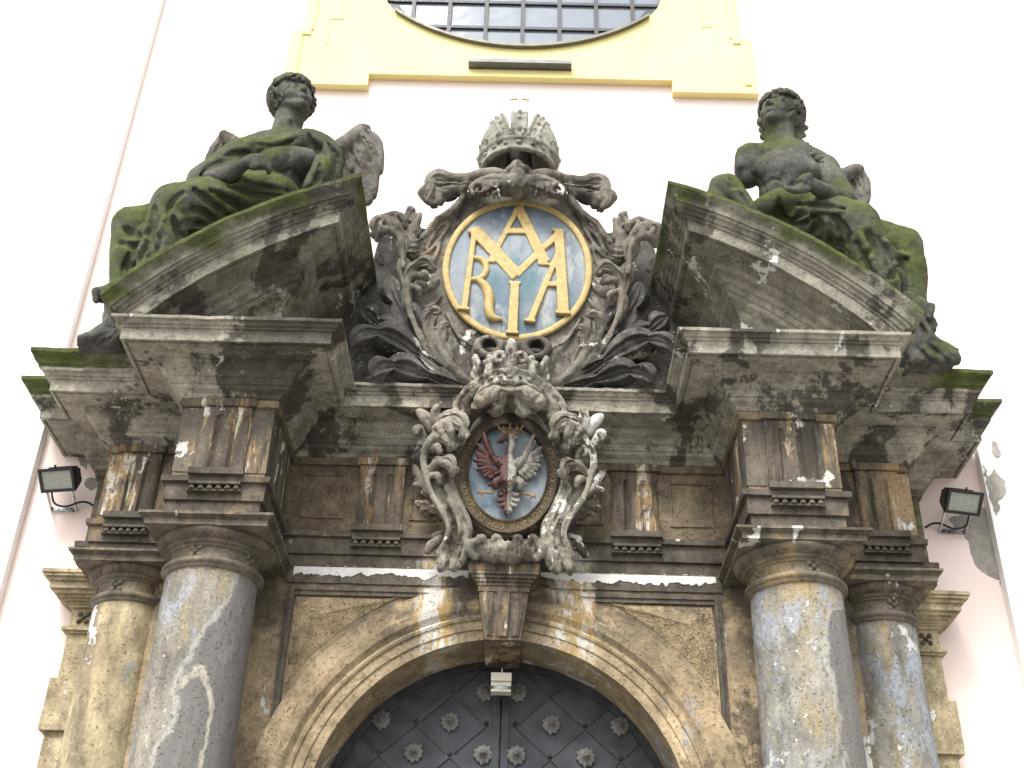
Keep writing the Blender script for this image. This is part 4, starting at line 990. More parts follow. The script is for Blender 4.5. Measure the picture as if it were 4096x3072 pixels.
# acanthus leaves: dark sprays at the foot, hooked and curled leaves up the sides
lf = lambda sp, nl, mat=M_CART, **k: leaf(CA, sp, nl, mat, car, twin=AX, **k)
lf([(640, 1590, 7.60, 40), (500, 1470, 7.58, 95), (380, 1330, 7.56, 135), (290, 1190, 7.55, 120), (235, 1080, 7.54, 75), (225, 1000, 7.53, 20)], 3, M_LEAF, depth=.16)
lf([(560, 1560, 7.62, 40), (380, 1450, 7.60, 95), (230, 1330, 7.57, 110), (120, 1230, 7.55, 80), (60, 1180, 7.54, 20)], 3, M_LEAF, depth=.16)
lf([(690, 1610, 7.56, 26), (540, 1545, 7.50, 54), (400, 1450, 7.44, 74), (270, 1355, 7.39, 84), (160, 1315, 7.35, 80), (60, 1330, 7.33, 58), (5, 1385, 7.36, 18)], 3, M_LEAF, depth=.18, bulge=.4)
lf([(700, 1628, 7.54, 24), (540, 1590, 7.46, 50), (400, 1540, 7.38, 72), (280, 1500, 7.33, 86), (180, 1505, 7.29, 76), (125, 1555, 7.30, 24)], 3, M_LEAF, depth=.20, bulge=.45)
lf([(300, 1060, 7.52, 30), (296, 930, 7.48, 46), (282, 810, 7.44, 52), (235, 728, 7.40, 56), (172, 705, 7.39, 54), (140, 750, 7.41, 40), (150, 800, 7.46, 14)], 5, depth=.16)
lf([(335, 900, 7.50, 26), (350, 800, 7.48, 38), (352, 710, 7.46, 38), (335, 650, 7.45, 30), (318, 632, 7.43, 12)], 4)
lf([(325, 1230, 7.50, 22), (312, 1110, 7.47, 34), (325, 1010, 7.44, 42), (365, 945, 7.39, 46), (418, 925, 7.35, 44), (452, 955, 7.35, 30), (455, 985, 7.38, 10)], 4, depth=.16)
lf([(620, 1600, 7.50, 22), (520, 1480, 7.47, 38), (460, 1360, 7.45, 46), (435, 1260, 7.43, 46), (455, 1200, 7.40, 38), (500, 1195, 7.39, 14)], 4, depth=.16)
lf([(660, 1610, 7.49, 22), (580, 1520, 7.46, 34), (530, 1420, 7.44, 40), (512, 1330, 7.42, 38), (525, 1275, 7.40, 28), (548, 1262, 7.40, 10)], 4, depth=.16)
lf([(700, 470, 7.42, 30), (620, 470, 7.41, 46), (540, 470, 7.40, 56), (470, 468, 7.39, 58), (430, 520, 7.38, 52), (425, 590, 7.40, 18)], 3, back=.5, depth=.14)
lf([(600, 560, 7.50, 20), (530, 560, 7.48, 36), (480, 585, 7.45, 34), (455, 620, 7.45, 12)], 3, M_LEAF)
# gold ring and blue field
OC, OA, OB = (.031, 5.932), .545, .655
f = MB(); A = np.linspace(0, 2*pi, 97)
f.grid(np.array([[(OC[0]+OA*r*cos(a), 7.505-.045*(1-r*r), OC[1]+OB*r*sin(a)) for a in A] for r in np.linspace(0.001, 1, 18)]), True)
f.build('blue_field', M_BLUE, car, amp=.003)
g = MB(); prof = [(-.010, .0), (-.008, -.012), (.0, -.018), (.034, -.018), (.043, -.011), (.046, .0)]
g.grid(wear(np.array([[(OC[0]+(OA+d)*cos(a), 7.50+y, OC[1]+(OB+d)*sin(a)) for d, y in prof] for a in A]), .002), True)
g.build('gold_ring', M_GOLD, car)
# interlaced monogram: A above M; R, I and A below
S = SDF((-.52, 7.42, 5.22), (.58, 7.50, 6.62), .0058)
def stroke(p, q, w0, w1, d=0.0, serif=None):
    p, q = np.array(p, float), np.array(q, float); t = (q-p)/np.linalg.norm(q-p); nn = np.array((-t[1], t[0])); w0 *= 1.2; w1 *= 1.2
    pl = [p+nn*w0/2, p-nn*w0/2, q-nn*w1/2, q+nn*w1/2]
    S.prism([tuple(CA(x, y, 7.47)[[0, 2]]) for x, y in pl], 7.452-d, 7.492, .004, rnd=.006)
def serif(c, wd, ang=0, th=16):
    dx, dy = cos(radians(ang))*wd/2, sin(radians(ang))*wd/2; stroke((c[0]-dx, c[1]-dy), (c[0]+dx, c[1]+dy), th, th)
def curve(pts, d=0): S.worm(W(CA, [(x, y, 7.472, r*1.18) for x, y, r in pts]), .004, 8, flat=((0, 1, 0), 1.0))
stroke((930, 625), (778, 925), 22, 26); stroke((928, 620), (1078, 935), 44, 52); stroke((850, 757), (985, 757), 24, 24); serif((772, 922), 62, 8, 14); serif((1072, 938), 70, 4, 14)
stroke((688, 748), (925, 1005), 54, 60); stroke((918, 1000), (1040, 880), 34, 32); stroke((1070, 850), (1160, 765), 28, 30)
stroke((690, 748), (632, 1180), 24, 30); serif((628, 1184), 70, 4, 14); stroke((1155, 758), (1180, 1200), 44, 54); serif((1178, 1205), 86, 4, 16); serif((675, 750), 50, -28, 14); serif((1150, 752), 66, 6, 12)
curve([(680, 900, 11), (725, 912, 15), (752, 945, 17), (750, 985, 17), (722, 1015, 15), (668, 1022, 11)]); curve([(705, 1020, 15), (748, 1060, 22), (770, 1120, 25), (768, 1185, 23), (785, 1230, 20), (835, 1240, 9)])
stroke((912, 1045), (898, 1310), 42, 46); serif((912, 1042), 66, 4, 14); serif((897, 1316), 72, 4, 14)
stroke((1150, 880), (1000, 1245), 24, 32); serif((995, 1250), 64, 6, 14); stroke((1095, 1050), (1165, 1050), 22, 22)
S.rough(.0015, 40, 2)
S.mesh('monogram', M_GOLD, car, smooth=0)
# stone crown standing on the cartouche
cro = empty('stone_crown', (0, 0, 0), 'x', 'x'); del cro['label']; del cro['category']
cro.parent = car; cro.location = Vector((.015, 7.6, 7.0))-car.location
KC = (.015, 7.60); kz = 7.03
b = MB().lathe(KC, [(.275, kz+.02), (.277, kz-.02), (.30, kz-.024), (.318, kz-.022), (.325, kz-.01), (.318, kz+.006), (.315, kz+.012), (.318, kz+.085), (.330, kz+.095), (.332, kz+.11), (.322, kz+.122), (.30, kz+.125), (.28, kz+.12), (.276, kz+.02)], 72, amp=.003)
for a in np.linspace(-1.4, 1.4, 9):
    x, y = KC[0]+.318*sin(a), KC[1]-.318*cos(a); r = .024 if abs(a) < .1 else .017
    rows = [[(x+(r*1.3*cos(t)*cos(u))*cos(a)+.016*sin(t)*sin(a), y+(r*1.3*cos(t)*cos(u))*sin(a)-.016*sin(t)*cos(a), kz+.048+r*cos(t)*sin(u)) for u in np.linspace(0, 2*pi, 9)] for t in np.linspace(0, pi/2, 4)]
    b.grid(np.array(rows), True)
b.build('band', M_CROWN, cro)
S = SDF((-.46, 7.16, 6.90), (.49, 8.04, 7.80), .0078)
CRX, CRY, CRZ, CZC = .345, .315, .50, kz+.15
S.ell((KC[0], KC[1], CZC), (CRX, CRY, CRZ), k=.0)
S.prism([(KC[0]-.058, kz+.10), (KC[0]-.17, kz+.54), (KC[0]-.31, kz+.95), (KC[0]+.31, kz+.95), (KC[0]+.17, kz+.54), (KC[0]+.058, kz+.10)], 7.0, 8.2, .01, sub=True)
S.ell((KC[0], KC[1], kz+.05), (.27, .25, .16), k=.01, sub=True)
S.prism([(-.5, 6.8), (.6, 6.8), (.6, kz+.10), (-.5, kz+.10)], 7.0, 8.2, 0, sub=True)
def dome(x, z, o=0.0):
    q = 1-((x)/CRX)**2-((z-CZC)/CRZ)**2; return (KC[0]+x, KC[1]-CRY*sqrt(max(.002, q))-o, z)
for s in (-1, 1):       # jewelled bands along the open edges of the two shells
    for x0, x1, r in ((.074, .180, .014), (.150, .255, .012)):
        S.worm([dome(s*(x0+(x1-x0)*t), kz+.14+(.50-.9*(x0-.06))*t, 0)+(r,) for t in np.linspace(0, 1, 10)], .005)
    for t in (.18, .38, .58, .78): S.ell(dome(s*(.112+.112*t), kz+.14+.46*t, .004), (.019 if t in (.38, .78) else .012,)*3, k=.006)
    S.worm([dome(s*(.185+.06*t), kz+.59-.12*t, .0)+(.012,) for t in np.linspace(0, 1, 5)], .005)
# front and back arch strip
arch = [(KC[0], KC[1]-.29*cos(t), kz+.12+.50*sin(t), .0) for t in np.linspace(0, pi, 15)]
for dx, r in ((-.056, .018), (.056, .018), (-.03, .014), (-.01, .014), (.01, .014), (.03, .014)): S.worm([(p[0]+dx, p[1], p[2], r) for p in arch], .008)
for t in (.5, .75, 1.0, 1.25): S.ell((KC[0], KC[1]-.31*cos(t), kz+.12+.515*sin(t)), (.017, .017, .017), k=.005)
# leaves standing on the band
for i in range(12):
    a = i*pi/6; x, y = KC[0]+.325*sin(a), KC[1]-.325*cos(a); big = i % 2 == 0; h = .085 if big else .045; ta = (cos(a), sin(a)); ou = (sin(a), -cos(a))
    S.worm([(x, y, kz+.10, .034), (x+ou[0]*.005, y+ou[1]*.005, kz+.10+h*.55, .020), (x+ou[0]*.02, y+ou[1]*.02, kz+.10+h, .026)], .012, flat=((ou[0], ou[1], 0), 1.6))
    if big:
        for sd in (-1, 1):
            S.worm([(x, y, kz+.115, .014), (x+ta[0]*sd*.045+ou[0]*.01, y+ta[1]*sd*.045+ou[1]*.01, kz+.135, .011), (x+ta[0]*sd*.058+ou[0]*.02, y+ta[1]*sd*.058+ou[1]*.02, kz+.155, .011), (x+ta[0]*sd*.042+ou[0]*.03, y+ta[1]*sd*.042+ou[1]*.03, kz+.165, .010)], .006)
S.rough(.0025, 30, 8)
S.mesh('mitre', M_CROWN, cro)
MB().lathe(KC, [(.13, 6.85), (.12, 7.0), (.10, kz+.2), (.001, kz+.21)], 20).build('core', M_LEAF, cro)
M_CROSS = plain('sunlit gold leaf', (.72, .60, .33), .5, .1, var=.2, sc=24, bump=.2)
cz0 = kz+.755
crp = [(-.014, cz0-.03), (.014, cz0-.03), (.016, cz0+.05), (.020, cz0+.115), (.045, cz0+.115-.004), (.088, cz0+.10), (.088, cz0+.145), (.045, cz0+.138), (.022, cz0+.138), (.026, cz0+.18), (.030, cz0+.225), (-.030, cz0+.225), (-.026, cz0+.18), (-.022, cz0+.138), (-.045, cz0+.138), (-.088, cz0+.145), (-.088, cz0+.10), (-.045, cz0+.111), (-.020, cz0+.115), (-.016, cz0+.05)]
MB().prism([(x+KC[0]-.008, z) for x, z in crp], KC[1]-.012, KC[1]+.012).build('cross', M_CROSS, cro)

# ------------------------------------------------------------------ coat of arms with the crowned eagle
M_CORO = stone('pale coronet stone', (.27, .26, .22), (.40, .385, .34), soot=.58, pale=.60, moss=.66, off=31, bump=.4, palec=(.55, .54, .50))
AE = .008
arm = empty('coat_of_arms', (AE, 7.6, 3.42), 'carved coat of arms with red and white eagle on blue above the keystone', 'coat of arms')
RCX, RCZ = .006, 4.085
S = SDF((-.80, 7.02, 3.28), (.82, 7.92, 4.98), .0092)
bo = lambda *p, k=.012, **kw: both(S, W(CB, p), k, AE, **kw)
pl = [(RCX+.352*cos(a), RCZ+.50*sin(a)+(.10 if sin(a) > 0 else 0)*sin(a)) for a in np.linspace(0, 2*pi, 60)[:-1]]
S.prism(pl, 7.465, 7.90, .01, rnd=.02)
# side straps
for pts in ([(430, 600, 7.30, 24), (330, 660, 7.30, 24), (230, 735, 7.31, 24), (170, 820, 7.34, 22), (155, 900, 7.37, 20), (172, 1000, 7.38, 18), (205, 1110, 7.38, 17), (262, 1210, 7.38, 18), (312, 1290, 7.38, 19), (325, 1370, 7.38, 18), (300, 1450, 7.40, 22), (270, 1520, 7.43, 28)],
            [(330, 1010, 7.44, 30), (345, 1120, 7.42, 38), (385, 1240, 7.42, 46), (430, 1340, 7.43, 44), (425, 1440, 7.44, 36), (395, 1540, 7.44, 34)],
            [(230, 1060, 7.47, 40), (280, 1180, 7.47, 42), (340, 1290, 7.47, 44), (370, 1400, 7.47, 42), (340, 1500, 7.46, 40)],
            [(300, 1060, 7.40, 12), (320, 1140, 7.39, 12), (370, 1260, 7.38, 11), (395, 1350, 7.38, 10), (380, 1450, 7.40, 8)]): bo(*[(x, y, Y, r*1.22) for x, y, Y, r in pts], k=.012)
bo((272, 1060, 7.38, 16), (290, 1110, 7.38, 18), (312, 1150, 7.39, 13), k=.006, sub=True); bo((318, 1455, 7.38, 14), (322, 1470, 7.37, 14), k=.006, sub=True)
# drooping leaf at the shoulder
bo((260, 640, 7.34, 34), (310, 600, 7.28, 34), (370, 590, 7.24, 34), (415, 605, 7.24, 22))
for pts in ([(250, 670, 7.30, 28), (300, 650, 7.24, 32), (335, 690, 7.20, 32), (345, 735, 7.22, 20)], [(300, 630, 7.28, 28), (370, 630, 7.21, 32), (410, 680, 7.19, 32), (422, 738, 7.21, 20)], [(230, 690, 7.30, 24), (260, 680, 7.26, 28), (280, 710, 7.24, 24), (285, 735, 7.26, 14)]): bo(*pts, k=.007)
bo((190, 790, 7.36, 26), (240, 745, 7.31, 34), (300, 750, 7.27, 38), (335, 790, 7.27, 34), (330, 830, 7.30, 20)); bo((220, 830, 7.36, 24), (250, 810, 7.31, 28), (265, 850, 7.30, 22), k=.008)
bo((205, 960, 7.40, 28), (255, 915, 7.33, 34), (315, 920, 7.29, 38), (352, 960, 7.30, 32), (345, 1000, 7.33, 18)); bo((220, 1000, 7.39, 24), (250, 1000, 7.34, 28), (262, 1040, 7.35, 18), k=.008)
bo((285, 990, 7.36, 16), (310, 965, 7.31, 16), k=.005, sub=True); bo((280, 830, 7.33, 16), (300, 810, 7.28, 14), k=.005, sub=True)
# buds at the top corner
bo((240, 660, 7.36, 36), (225, 620, 7.33, 34), (240, 560, 7.30, 32), (245, 535, 7.30, 18)); bo((210, 680, 7.38, 40), (160, 610, 7.36, 40), (130, 580, 7.36, 28)); bo((190, 640, 7.34, 12), (185, 590, 7.33, 12), k=.006); bo((235, 565, 7.27, 12), (255, 535, 7.27, 11), k=.005)
bo((120, 700, 7.52, 42), (150, 760, 7.55, 40), k=.02); bo((130, 690, 7.46, 20), (110, 720, 7.47, 18), k=.01)
# upper ribbon rolls and the side wings behind
bo((695, 425, 7.15, 46), (650, 445, 7.13, 58), (600, 475, 7.12, 62), (540, 500, 7.13, 54), k=.004); bo((665, 500, 7.17, 42), (640, 550, 7.16, 40), (628, 592, 7.16, 22)); bo((735, 405, 7.17, 30), (640, 390, 7.15, 26), (570, 405, 7.15, 22), k=.012)
bo((528, 470, 7.06, 34), (505, 500, 7.06, 34), k=.004, sub=True); bo((520, 500, 7.10, 20), (530, 485, 7.10, 18), (540, 505, 7.09, 16), k=.006)
bo((520, 375, 7.24, 26), (450, 420, 7.24, 22), (390, 490, 7.24, 20), (365, 540, 7.25, 18), (390, 580, 7.27, 20), (450, 640, 7.30, 18)); bo((500, 430, 7.27, 40), (430, 520, 7.28, 40), (450, 600, 7.32, 36), k=.02)
S.worm(W(CB, [(672, 425, 7.045, 16), (735, 432, 7.04, 17), (800, 428, 7.045, 16)]), .006); bo((600, 575, 7.16, 20), (640, 585, 7.17, 26), (680, 575, 7.19, 18), k=.008)
S.worm(W(CB, [(735, 440, 7.20, 40), (735, 470, 7.30, 50), (735, 560, 7.44, 50)]), .01); S.worm([(.004+.185*sin(a), 7.30-.185*cos(a), 4.560, .040) for a in np.linspace(-2, 2, 17)], .01)
S.worm(W(CB, [(737, 478, 7.08, 12), (738, 530, 7.10, 36), (739, 590, 7.14, 60)]), .004, sub=True)
# leaves behind, against the frieze
for pts in ([(220, 1120, 7.66, 26), (160, 1040, 7.68, 28), (105, 960, 7.70, 26), (95, 940, 7.70, 16)], [(150, 1060, 7.68, 20), (100, 1060, 7.70, 20)], [(300, 1270, 7.68, 22), (220, 1220, 7.70, 24), (140, 1190, 7.71, 26), (110, 1180, 7.72, 16)], [(200, 1210, 7.69, 18), (150, 1225, 7.70, 20)], [(230, 1150, 7.68, 18), (150, 1110, 7.70, 18)]): bo(*pts)
# foot: fluted roll and acanthus feet
S.worm(W(CB, [(480, 1490, 7.50, 62), (600, 1500, 7.45, 78), (710, 1505, 7.43, 82), (820, 1500, 7.45, 78), (935, 1485, 7.50, 62)]), .02)
for x in (540, 640, 780, 880): S.worm(W(CB, [(x-26, 1440, 7.38, 22), (x-8, 1408, 7.37, 22), (x+16, 1412, 7.37, 20), (x+24, 1440, 7.38, 18)]), .008)
for x in (590, 700, 735, 840): S.worm(W(CB, [(x, 1420, 7.30, 13), (x, 1432, 7.42, 13)]), .004, sub=True)
for sx in (0, 1):
    f = (lambda p: p) if sx == 0 else (lambda p: mirror(p, AE))
    S.worm(f(W(CB, [(520, 1440, 7.42, 30), (475, 1455, 7.40, 34), (465, 1500, 7.41, 32), (500, 1540, 7.42, 26)])), .01); S.worm(f(W(CB, [(490, 1480, 7.37, 14), (505, 1505, 7.37, 12)])), .005, sub=True)
bo((350, 1440, 7.46, 34), (310, 1520, 7.43, 34), (275, 1590, 7.42, 30), (262, 1625, 7.44, 16)); bo((400, 1480, 7.46, 34), (370, 1560, 7.43, 32), (345, 1610, 7.43, 22)); bo((430, 1500, 7.47, 30), (415, 1560, 7.45, 28), (400, 1600, 7.46, 16)); bo((300, 1500, 7.45, 22), (262, 1555, 7.44, 22), (248, 1580, 7.45, 12))
bo((270, 1420, 7.60, 30), (210, 1460, 7.60, 34), (185, 1500, 7.62, 26)); bo((290, 1380, 7.62, 22), (230, 1400, 7.62, 26), k=.01)
# coronet
# hollow ends and banding of the ribbon rolls, veins on the scrollwork
def bgroove(pts, r, k=.006, sub=True):
    groove(S, CB, pts, r, k, sub); groove(S, CB, [(1440-x+8, y+12) for x, y in pts], r, k, sub)
for pts, r in (([(640, 400), (600, 470), (620, 560)], 9), ([(690, 400), (660, 480), (680, 560)], 8), ([(560, 420), (545, 470), (570, 540)], 9), ([(270, 1120), (330, 1280), (360, 1400), (330, 1520)], 13), ([(330, 1030), (370, 1180), (425, 1310), (420, 1430), (395, 1540)], 12),
               ([(380, 1180), (440, 1340)], 8), ([(255, 700), (300, 660), (325, 720)], 8), ([(330, 620), (375, 640), (400, 710)], 8), ([(270, 690), (300, 680), (320, 700)], 6), ([(220, 780), (270, 765), (310, 800)], 9), ([(240, 950), (290, 930), (335, 965)], 9), ([(460, 430), (410, 500), (400, 580)], 12), ([(300, 1470), (285, 1560), (268, 1610)], 10), ([(350, 1500), (345, 1580)], 9), ([(400, 1510), (390, 1580)], 8), ([(170, 590), (185, 640)], 8), ([(420, 1000), (400, 1050)], 8)): bgroove(pts, r)
for x in range(545, 720, 30): bgroove([(x*.9+70, 1430), (x, 1490), (x*.96+30, 1560)], 8, .005)
bgroove([(720, 1440), (718, 1560)], 8)
S.rough(.005, 26, 5)
S.mesh('scrollwork_frame', M_ARMS, arm)

KX, KY, KZ, KR = .004, 7.30, 4.585, .235
cb = MB().lathe((KX, KY), [(KR-.03, KZ-.02), (KR+.004, KZ-.024), (KR+.018, KZ-.014), (KR+.014, KZ+.004), (KR+.002, KZ+.010), (KR+.006, KZ+.075), (KR+.020, KZ+.083), (KR+.024, KZ+.098), (KR+.010, KZ+.108), (KR-.03, KZ+.104), (KR-.03, KZ-.02)], 72, amp=.002)
for i in range(-6, 7):
    a = i*.30; x, y = KX+(KR+.004)*sin(a), KY-(KR+.004)*cos(a); r = .019 if i % 2 == 0 else .012
    cb.grid(np.array([[(x+(r*1.35*cos(t)*cos(u))*cos(a)+.014*sin(t)*sin(a), y+(r*1.35*cos(t)*cos(u))*sin(a)-.014*sin(t)*cos(a), KZ+.042+r*cos(t)*sin(u)) for u in np.linspace(0, 2*pi, 9)] for t in np.linspace(0, pi/2, 4)]), True)
cor = cb.build('coronet', M_CORO, arm)
S = SDF((-.36, 6.95, 4.60), (.37, 7.66, 5.02), .0072)
ringp = [(KX+KR*sin(a), KY-KR*cos(a), KZ+.095) for a in np.linspace(0, 2*pi, 41)]
S.worm([p+(.016,) for p in ringp], .004, 2)
for i, a in enumerate((-2.1, -1.35, -.68, 0, .68, 1.35, 2.1)):
    x, y = KX+KR*sin(a), KY-KR*cos(a); ta = (cos(a), sin(a)); ou = (sin(a), -cos(a)); mid = i % 2; h = .21 if mid else .10
    if mid:
        S.worm([(x, y, KZ+.09, .055), (x, y, KZ+.09+h*.4, .030), (x+ou[0]*.01, y+ou[1]*.01, KZ+.09+h*.75, .042), (x+ou[0]*.03, y+ou[1]*.03, KZ+.09+h, .040)], .012, flat=((ou[0], ou[1], 0), 1.7))
        for sd in (-1, 1):
            sp = [(x+ta[0]*sd*(.075+.034*cos(u))+ou[0]*(.02+.004*u), y+ta[1]*sd*(.075+.034*cos(u))+ou[1]*(.02+.004*u), KZ+.19+.034*sin(u), .0175) for u in np.linspace(3.6, -2.2, 12)]
            S.worm([(x, y, KZ+.115, .022), (x+ta[0]*sd*.035+ou[0]*.01, y+ta[1]*sd*.035+ou[1]*.01, KZ+.15, .02)]+sp, .005)
        S.ell((x+ou[0]*.03, y+ou[1]*.03, KZ+.225), (.016, .03, .022), k=.004, sub=True)
    else:
        S.worm([(x, y, KZ+.09, .04), (x, y, KZ+.09+h, .024)], .012)
        for dx, dz in ((-.035, .0), (.035, .0), (0, .03)): S.ell((x+ta[0]*dx, y+ta[1]*dx, KZ+.10+h+dz), (.028, .028, .026), k=.006)
S.rough(.003, 40, 5)
S.mesh('fleuron_ring', M_CORO, cor)
ls = lambda sp, nl, mat=M_ARMS, **k: leaf(CB, sp, nl, mat, arm, twin=AE, **k)
ls([(235, 700, 7.34, 26), (290, 630, 7.27, 48), (350, 610, 7.21, 60), (405, 650, 7.17, 62), (425, 720, 7.17, 40), (425, 752, 7.19, 12)], 3, depth=.2)
ls([(190, 800, 7.36, 24), (240, 745, 7.30, 44), (300, 740, 7.25, 52), (338, 785, 7.24, 46), (335, 840, 7.28, 14)], 3, depth=.18)
ls([(200, 980, 7.40, 24), (250, 915, 7.32, 44), (310, 905, 7.27, 52), (352, 950, 7.27, 44), (350, 1005, 7.31, 14)], 3, depth=.18)
ls([(270, 1190, 7.66, 20), (200, 1110, 7.66, 44), (130, 1020, 7.68, 46), (95, 950, 7.70, 16)], 4, M_CAPITAL); ls([(320, 1310, 7.66, 20), (240, 1240, 7.66, 42), (160, 1200, 7.68, 42), (105, 1185, 7.70, 14)], 4, M_CAPITAL)
ls([(330, 1380, 7.50, 22), (310, 1480, 7.45, 40), (285, 1570, 7.42, 44), (265, 1640, 7.44, 14)], 4, depth=.2); ls([(400, 1400, 7.48, 26), (385, 1500, 7.44, 44), (365, 1590, 7.42, 42), (355, 1640, 7.45, 12)], 4, depth=.2)
# inscription ring, blue field
r = MB(); A = np.linspace(0, 2*pi, 97)
EA, EB = .272, .378; RA, RB = .352, .478; FC = (RCX, 4.062)
prof = [(1.0, -.0), (.985, -.022), (.93, -.026), (.90, -.016), (.16, -.010), (.12, -.022), (.03, -.026), (0, -.016), (-.02, .02)]
G = [[(FC[0]+(EA+(RA-EA)*t)*cos(a), 7.425+y, FC[1]+(EB+(RB-EB)*t)*sin(a)) for t, y in prof] for a in A]
M_RING = stone('gilded dark ring', (.055, .042, .032), (.09, .072, .05), soot=.60, ochre=.60, fleck=.70, off=21, bump=.3, ochrec=(.16, .11, .045))
r.grid(wear(np.array(G), .0015), True); rng_ob = r.build('inscription_ring', M_RING, arm)
fl = MB().grid(np.array([[(FC[0]+EA*q*cos(a), 7.438-.02*(1-q*q), FC[1]+EB*q*sin(a)) for a in A] for q in np.linspace(.001, 1, 12)]), True)
fl.build('blue_field', M_BLUE2, arm)
def lettering(txt, a0, a1, parent):
    ra, rb = (EA+RA)/2, (EB+RB)/2
    aa = np.linspace(a0, a1, 400); ds = np.concatenate([[0], np.cumsum(np.hypot(np.diff(ra*np.cos(aa)), np.diff(rb*np.sin(aa))))])
    for i, ch in enumerate(txt):
        if ch == ' ': continue
        cu = bpy.data.curves.new('c', 'FONT'); cu.body = ch; cu.size = .060; cu.extrude = .0025; cu.align_x = 'CENTER'; cu.align_y = 'CENTER'; cu.resolution_u = 3
        ob = bpy.data.objects.new('c', cu); COL.objects.link(ob); bpy.context.view_layer.update()
        me = bpy.data.meshes.new_from_object(ob.evaluated_get(bpy.context.evaluated_depsgraph_get()))
        s = ds[-1]*(i+.5)/len(txt); a = float(np.interp(s, ds, aa)); c = (FC[0]+ra*cos(a), FC[1]+rb*sin(a))
        nx, nz = cos(a)/ra, sin(a)/rb; l = sqrt(nx*nx+nz*nz); nx /= l; nz /= l; tx, tz = nz, -nx     # letters stand outward, read clockwise
        V = [(c[0]+v.co.x*.95*tx+v.co.y*nx, 7.409-v.co.z, c[1]+v.co.x*.95*tz+v.co.y*nz) for v in me.vertices]
        MB().add(V, [tuple(p.vertices) for p in me.polygons]).build('letter', M_LETT, parent, fix=False)
        bpy.data.objects.remove(ob); bpy.data.curves.remove(cu); bpy.data.meshes.remove(me)
M_LETT = plain('worn gold lettering', (.19, .145, .07), .7, .05, var=.6, sc=30, bump=.2)
lettering('ATIA·MAX·HIS·REG·NATA·COM:DE·SORADN·NEI·BOSV', radians(28), radians(-212), rng_ob)
# the eagle
M_DULL = plain('dull gilding', (.26, .18, .075), .7, .05, var=.5, sc=40, bump=.3)
S = SDF((-.30, 7.28, 3.66), (.32, 7.47, 4.50), .0044)
we = lambda *p, k=.004, **kw: S.worm(W(CE, p), k, **kw)
EX = 742
def wing(tips, base, sgn):
    tips = [p for a, b in zip(tips, tips[1:]+tips[-1:]) for p in (a, ((a[0]*.55+b[0]*.45)*.93+EX*.07, (a[1]*.55+b[1]*.45)*.97+700*.03))][:-1]; base = [p for a, b in zip(base, base[1:]+base[-1:]) for p in (a, ((a[0]+b[0])/2, (a[1]+b[1])/2))][:-1]
    for (tx, ty), (bx, by) in zip(tips, base):
        mx, my = (tx+bx)/2, (ty+by)/2
        for q, dy in ((1.0, 0.0), (.80, -.007), (.60, -.015), (.40, -.024)):
            ex, ey = bx+(tx-bx)*q, by+(ty-by)*q; r = 30
            we((bx, by, 7.40+dy, r*.8), ((bx+ex)/2, (by+ey)/2, 7.385+dy, r), (bx+(ex-bx)*.85, by+(ey-by)*.85, 7.385+dy, r*.85), (ex, ey, 7.40+dy, 8), k=.002)
wing([(430, 310), (345, 465), (318, 575), (292, 672), (335, 800), (418, 892), (500, 918)], [(535, 600), (510, 640), (520, 680), (540, 720), (580, 750), (610, 780), (640, 810)], -1)
wing([(1065, 345), (1180, 500), (1192, 615), (1182, 745), (1115, 872), (1050, 900), (985, 925)], [(965, 620), (985, 660), (970, 700), (945, 730), (915, 760), (890, 790), (865, 810)], 1)
we((430, 330, 7.37, 22), (475, 470, 7.355, 34), (530, 590, 7.35, 42), (560, 620, 7.36, 26), k=.006); we((1070, 365, 7.37, 22), (1010, 490, 7.355, 34), (965, 600, 7.35, 40), (960, 640, 7.36, 24), k=.006)
we((560, 640, 7.36, 40), (640, 720, 7.345, 60), (745, 760, 7.34, 70)); we((950, 640, 7.36, 40), (860, 720, 7.345, 60), (745, 760, 7.34, 70))
we((745, 640, 7.35, 62), (742, 760, 7.33, 104), (740, 880, 7.33, 108), (738, 980, 7.345, 74), (732, 1100, 7.37, 46), k=.008)
we((742, 690, 7.345, 60), (762, 570, 7.34, 50), (790, 480, 7.335, 46), (765, 400, 7.33, 52), (730, 378, 7.33, 50), k=.006); we((735, 360, 7.33, 34), (800, 375, 7.34, 30), (850, 400, 7.36, 20), k=.004)
we((690, 400, 7.33, 32), (650, 420, 7.325, 26), (612, 440, 7.33, 16), (604, 468, 7.335, 7), k=.004); we((680, 440, 7.34, 16), (640, 455, 7.34, 12), k=.003)
rng = random.Random(3)
for i in range(190):                                   # small body and covert feathers
    x, y = EX+rng.choice((rng.uniform(-105, 105), rng.uniform(-250, 250))), rng.uniform(640, 1080); h = S.hit(CE, x, y, 7.2, 7.45)
    if h is not None: S.worm([(h[0], h[1]-.001, h[2]+.012, .0035), (h[0], h[1]-.004, h[2], .006), (h[0]+rng.uniform(-.003, .003), h[1]-.002, h[2]-.014, .0035)], .002)
we((640, 640, 7.33, 18), (665, 700, 7.31, 26), (740, 735, 7.30, 28), (825, 710, 7.31, 26), (865, 660, 7.33, 18), k=.003); S.ell(CE(880, 655, 7.33), (.012, .012, .012), k=.002)
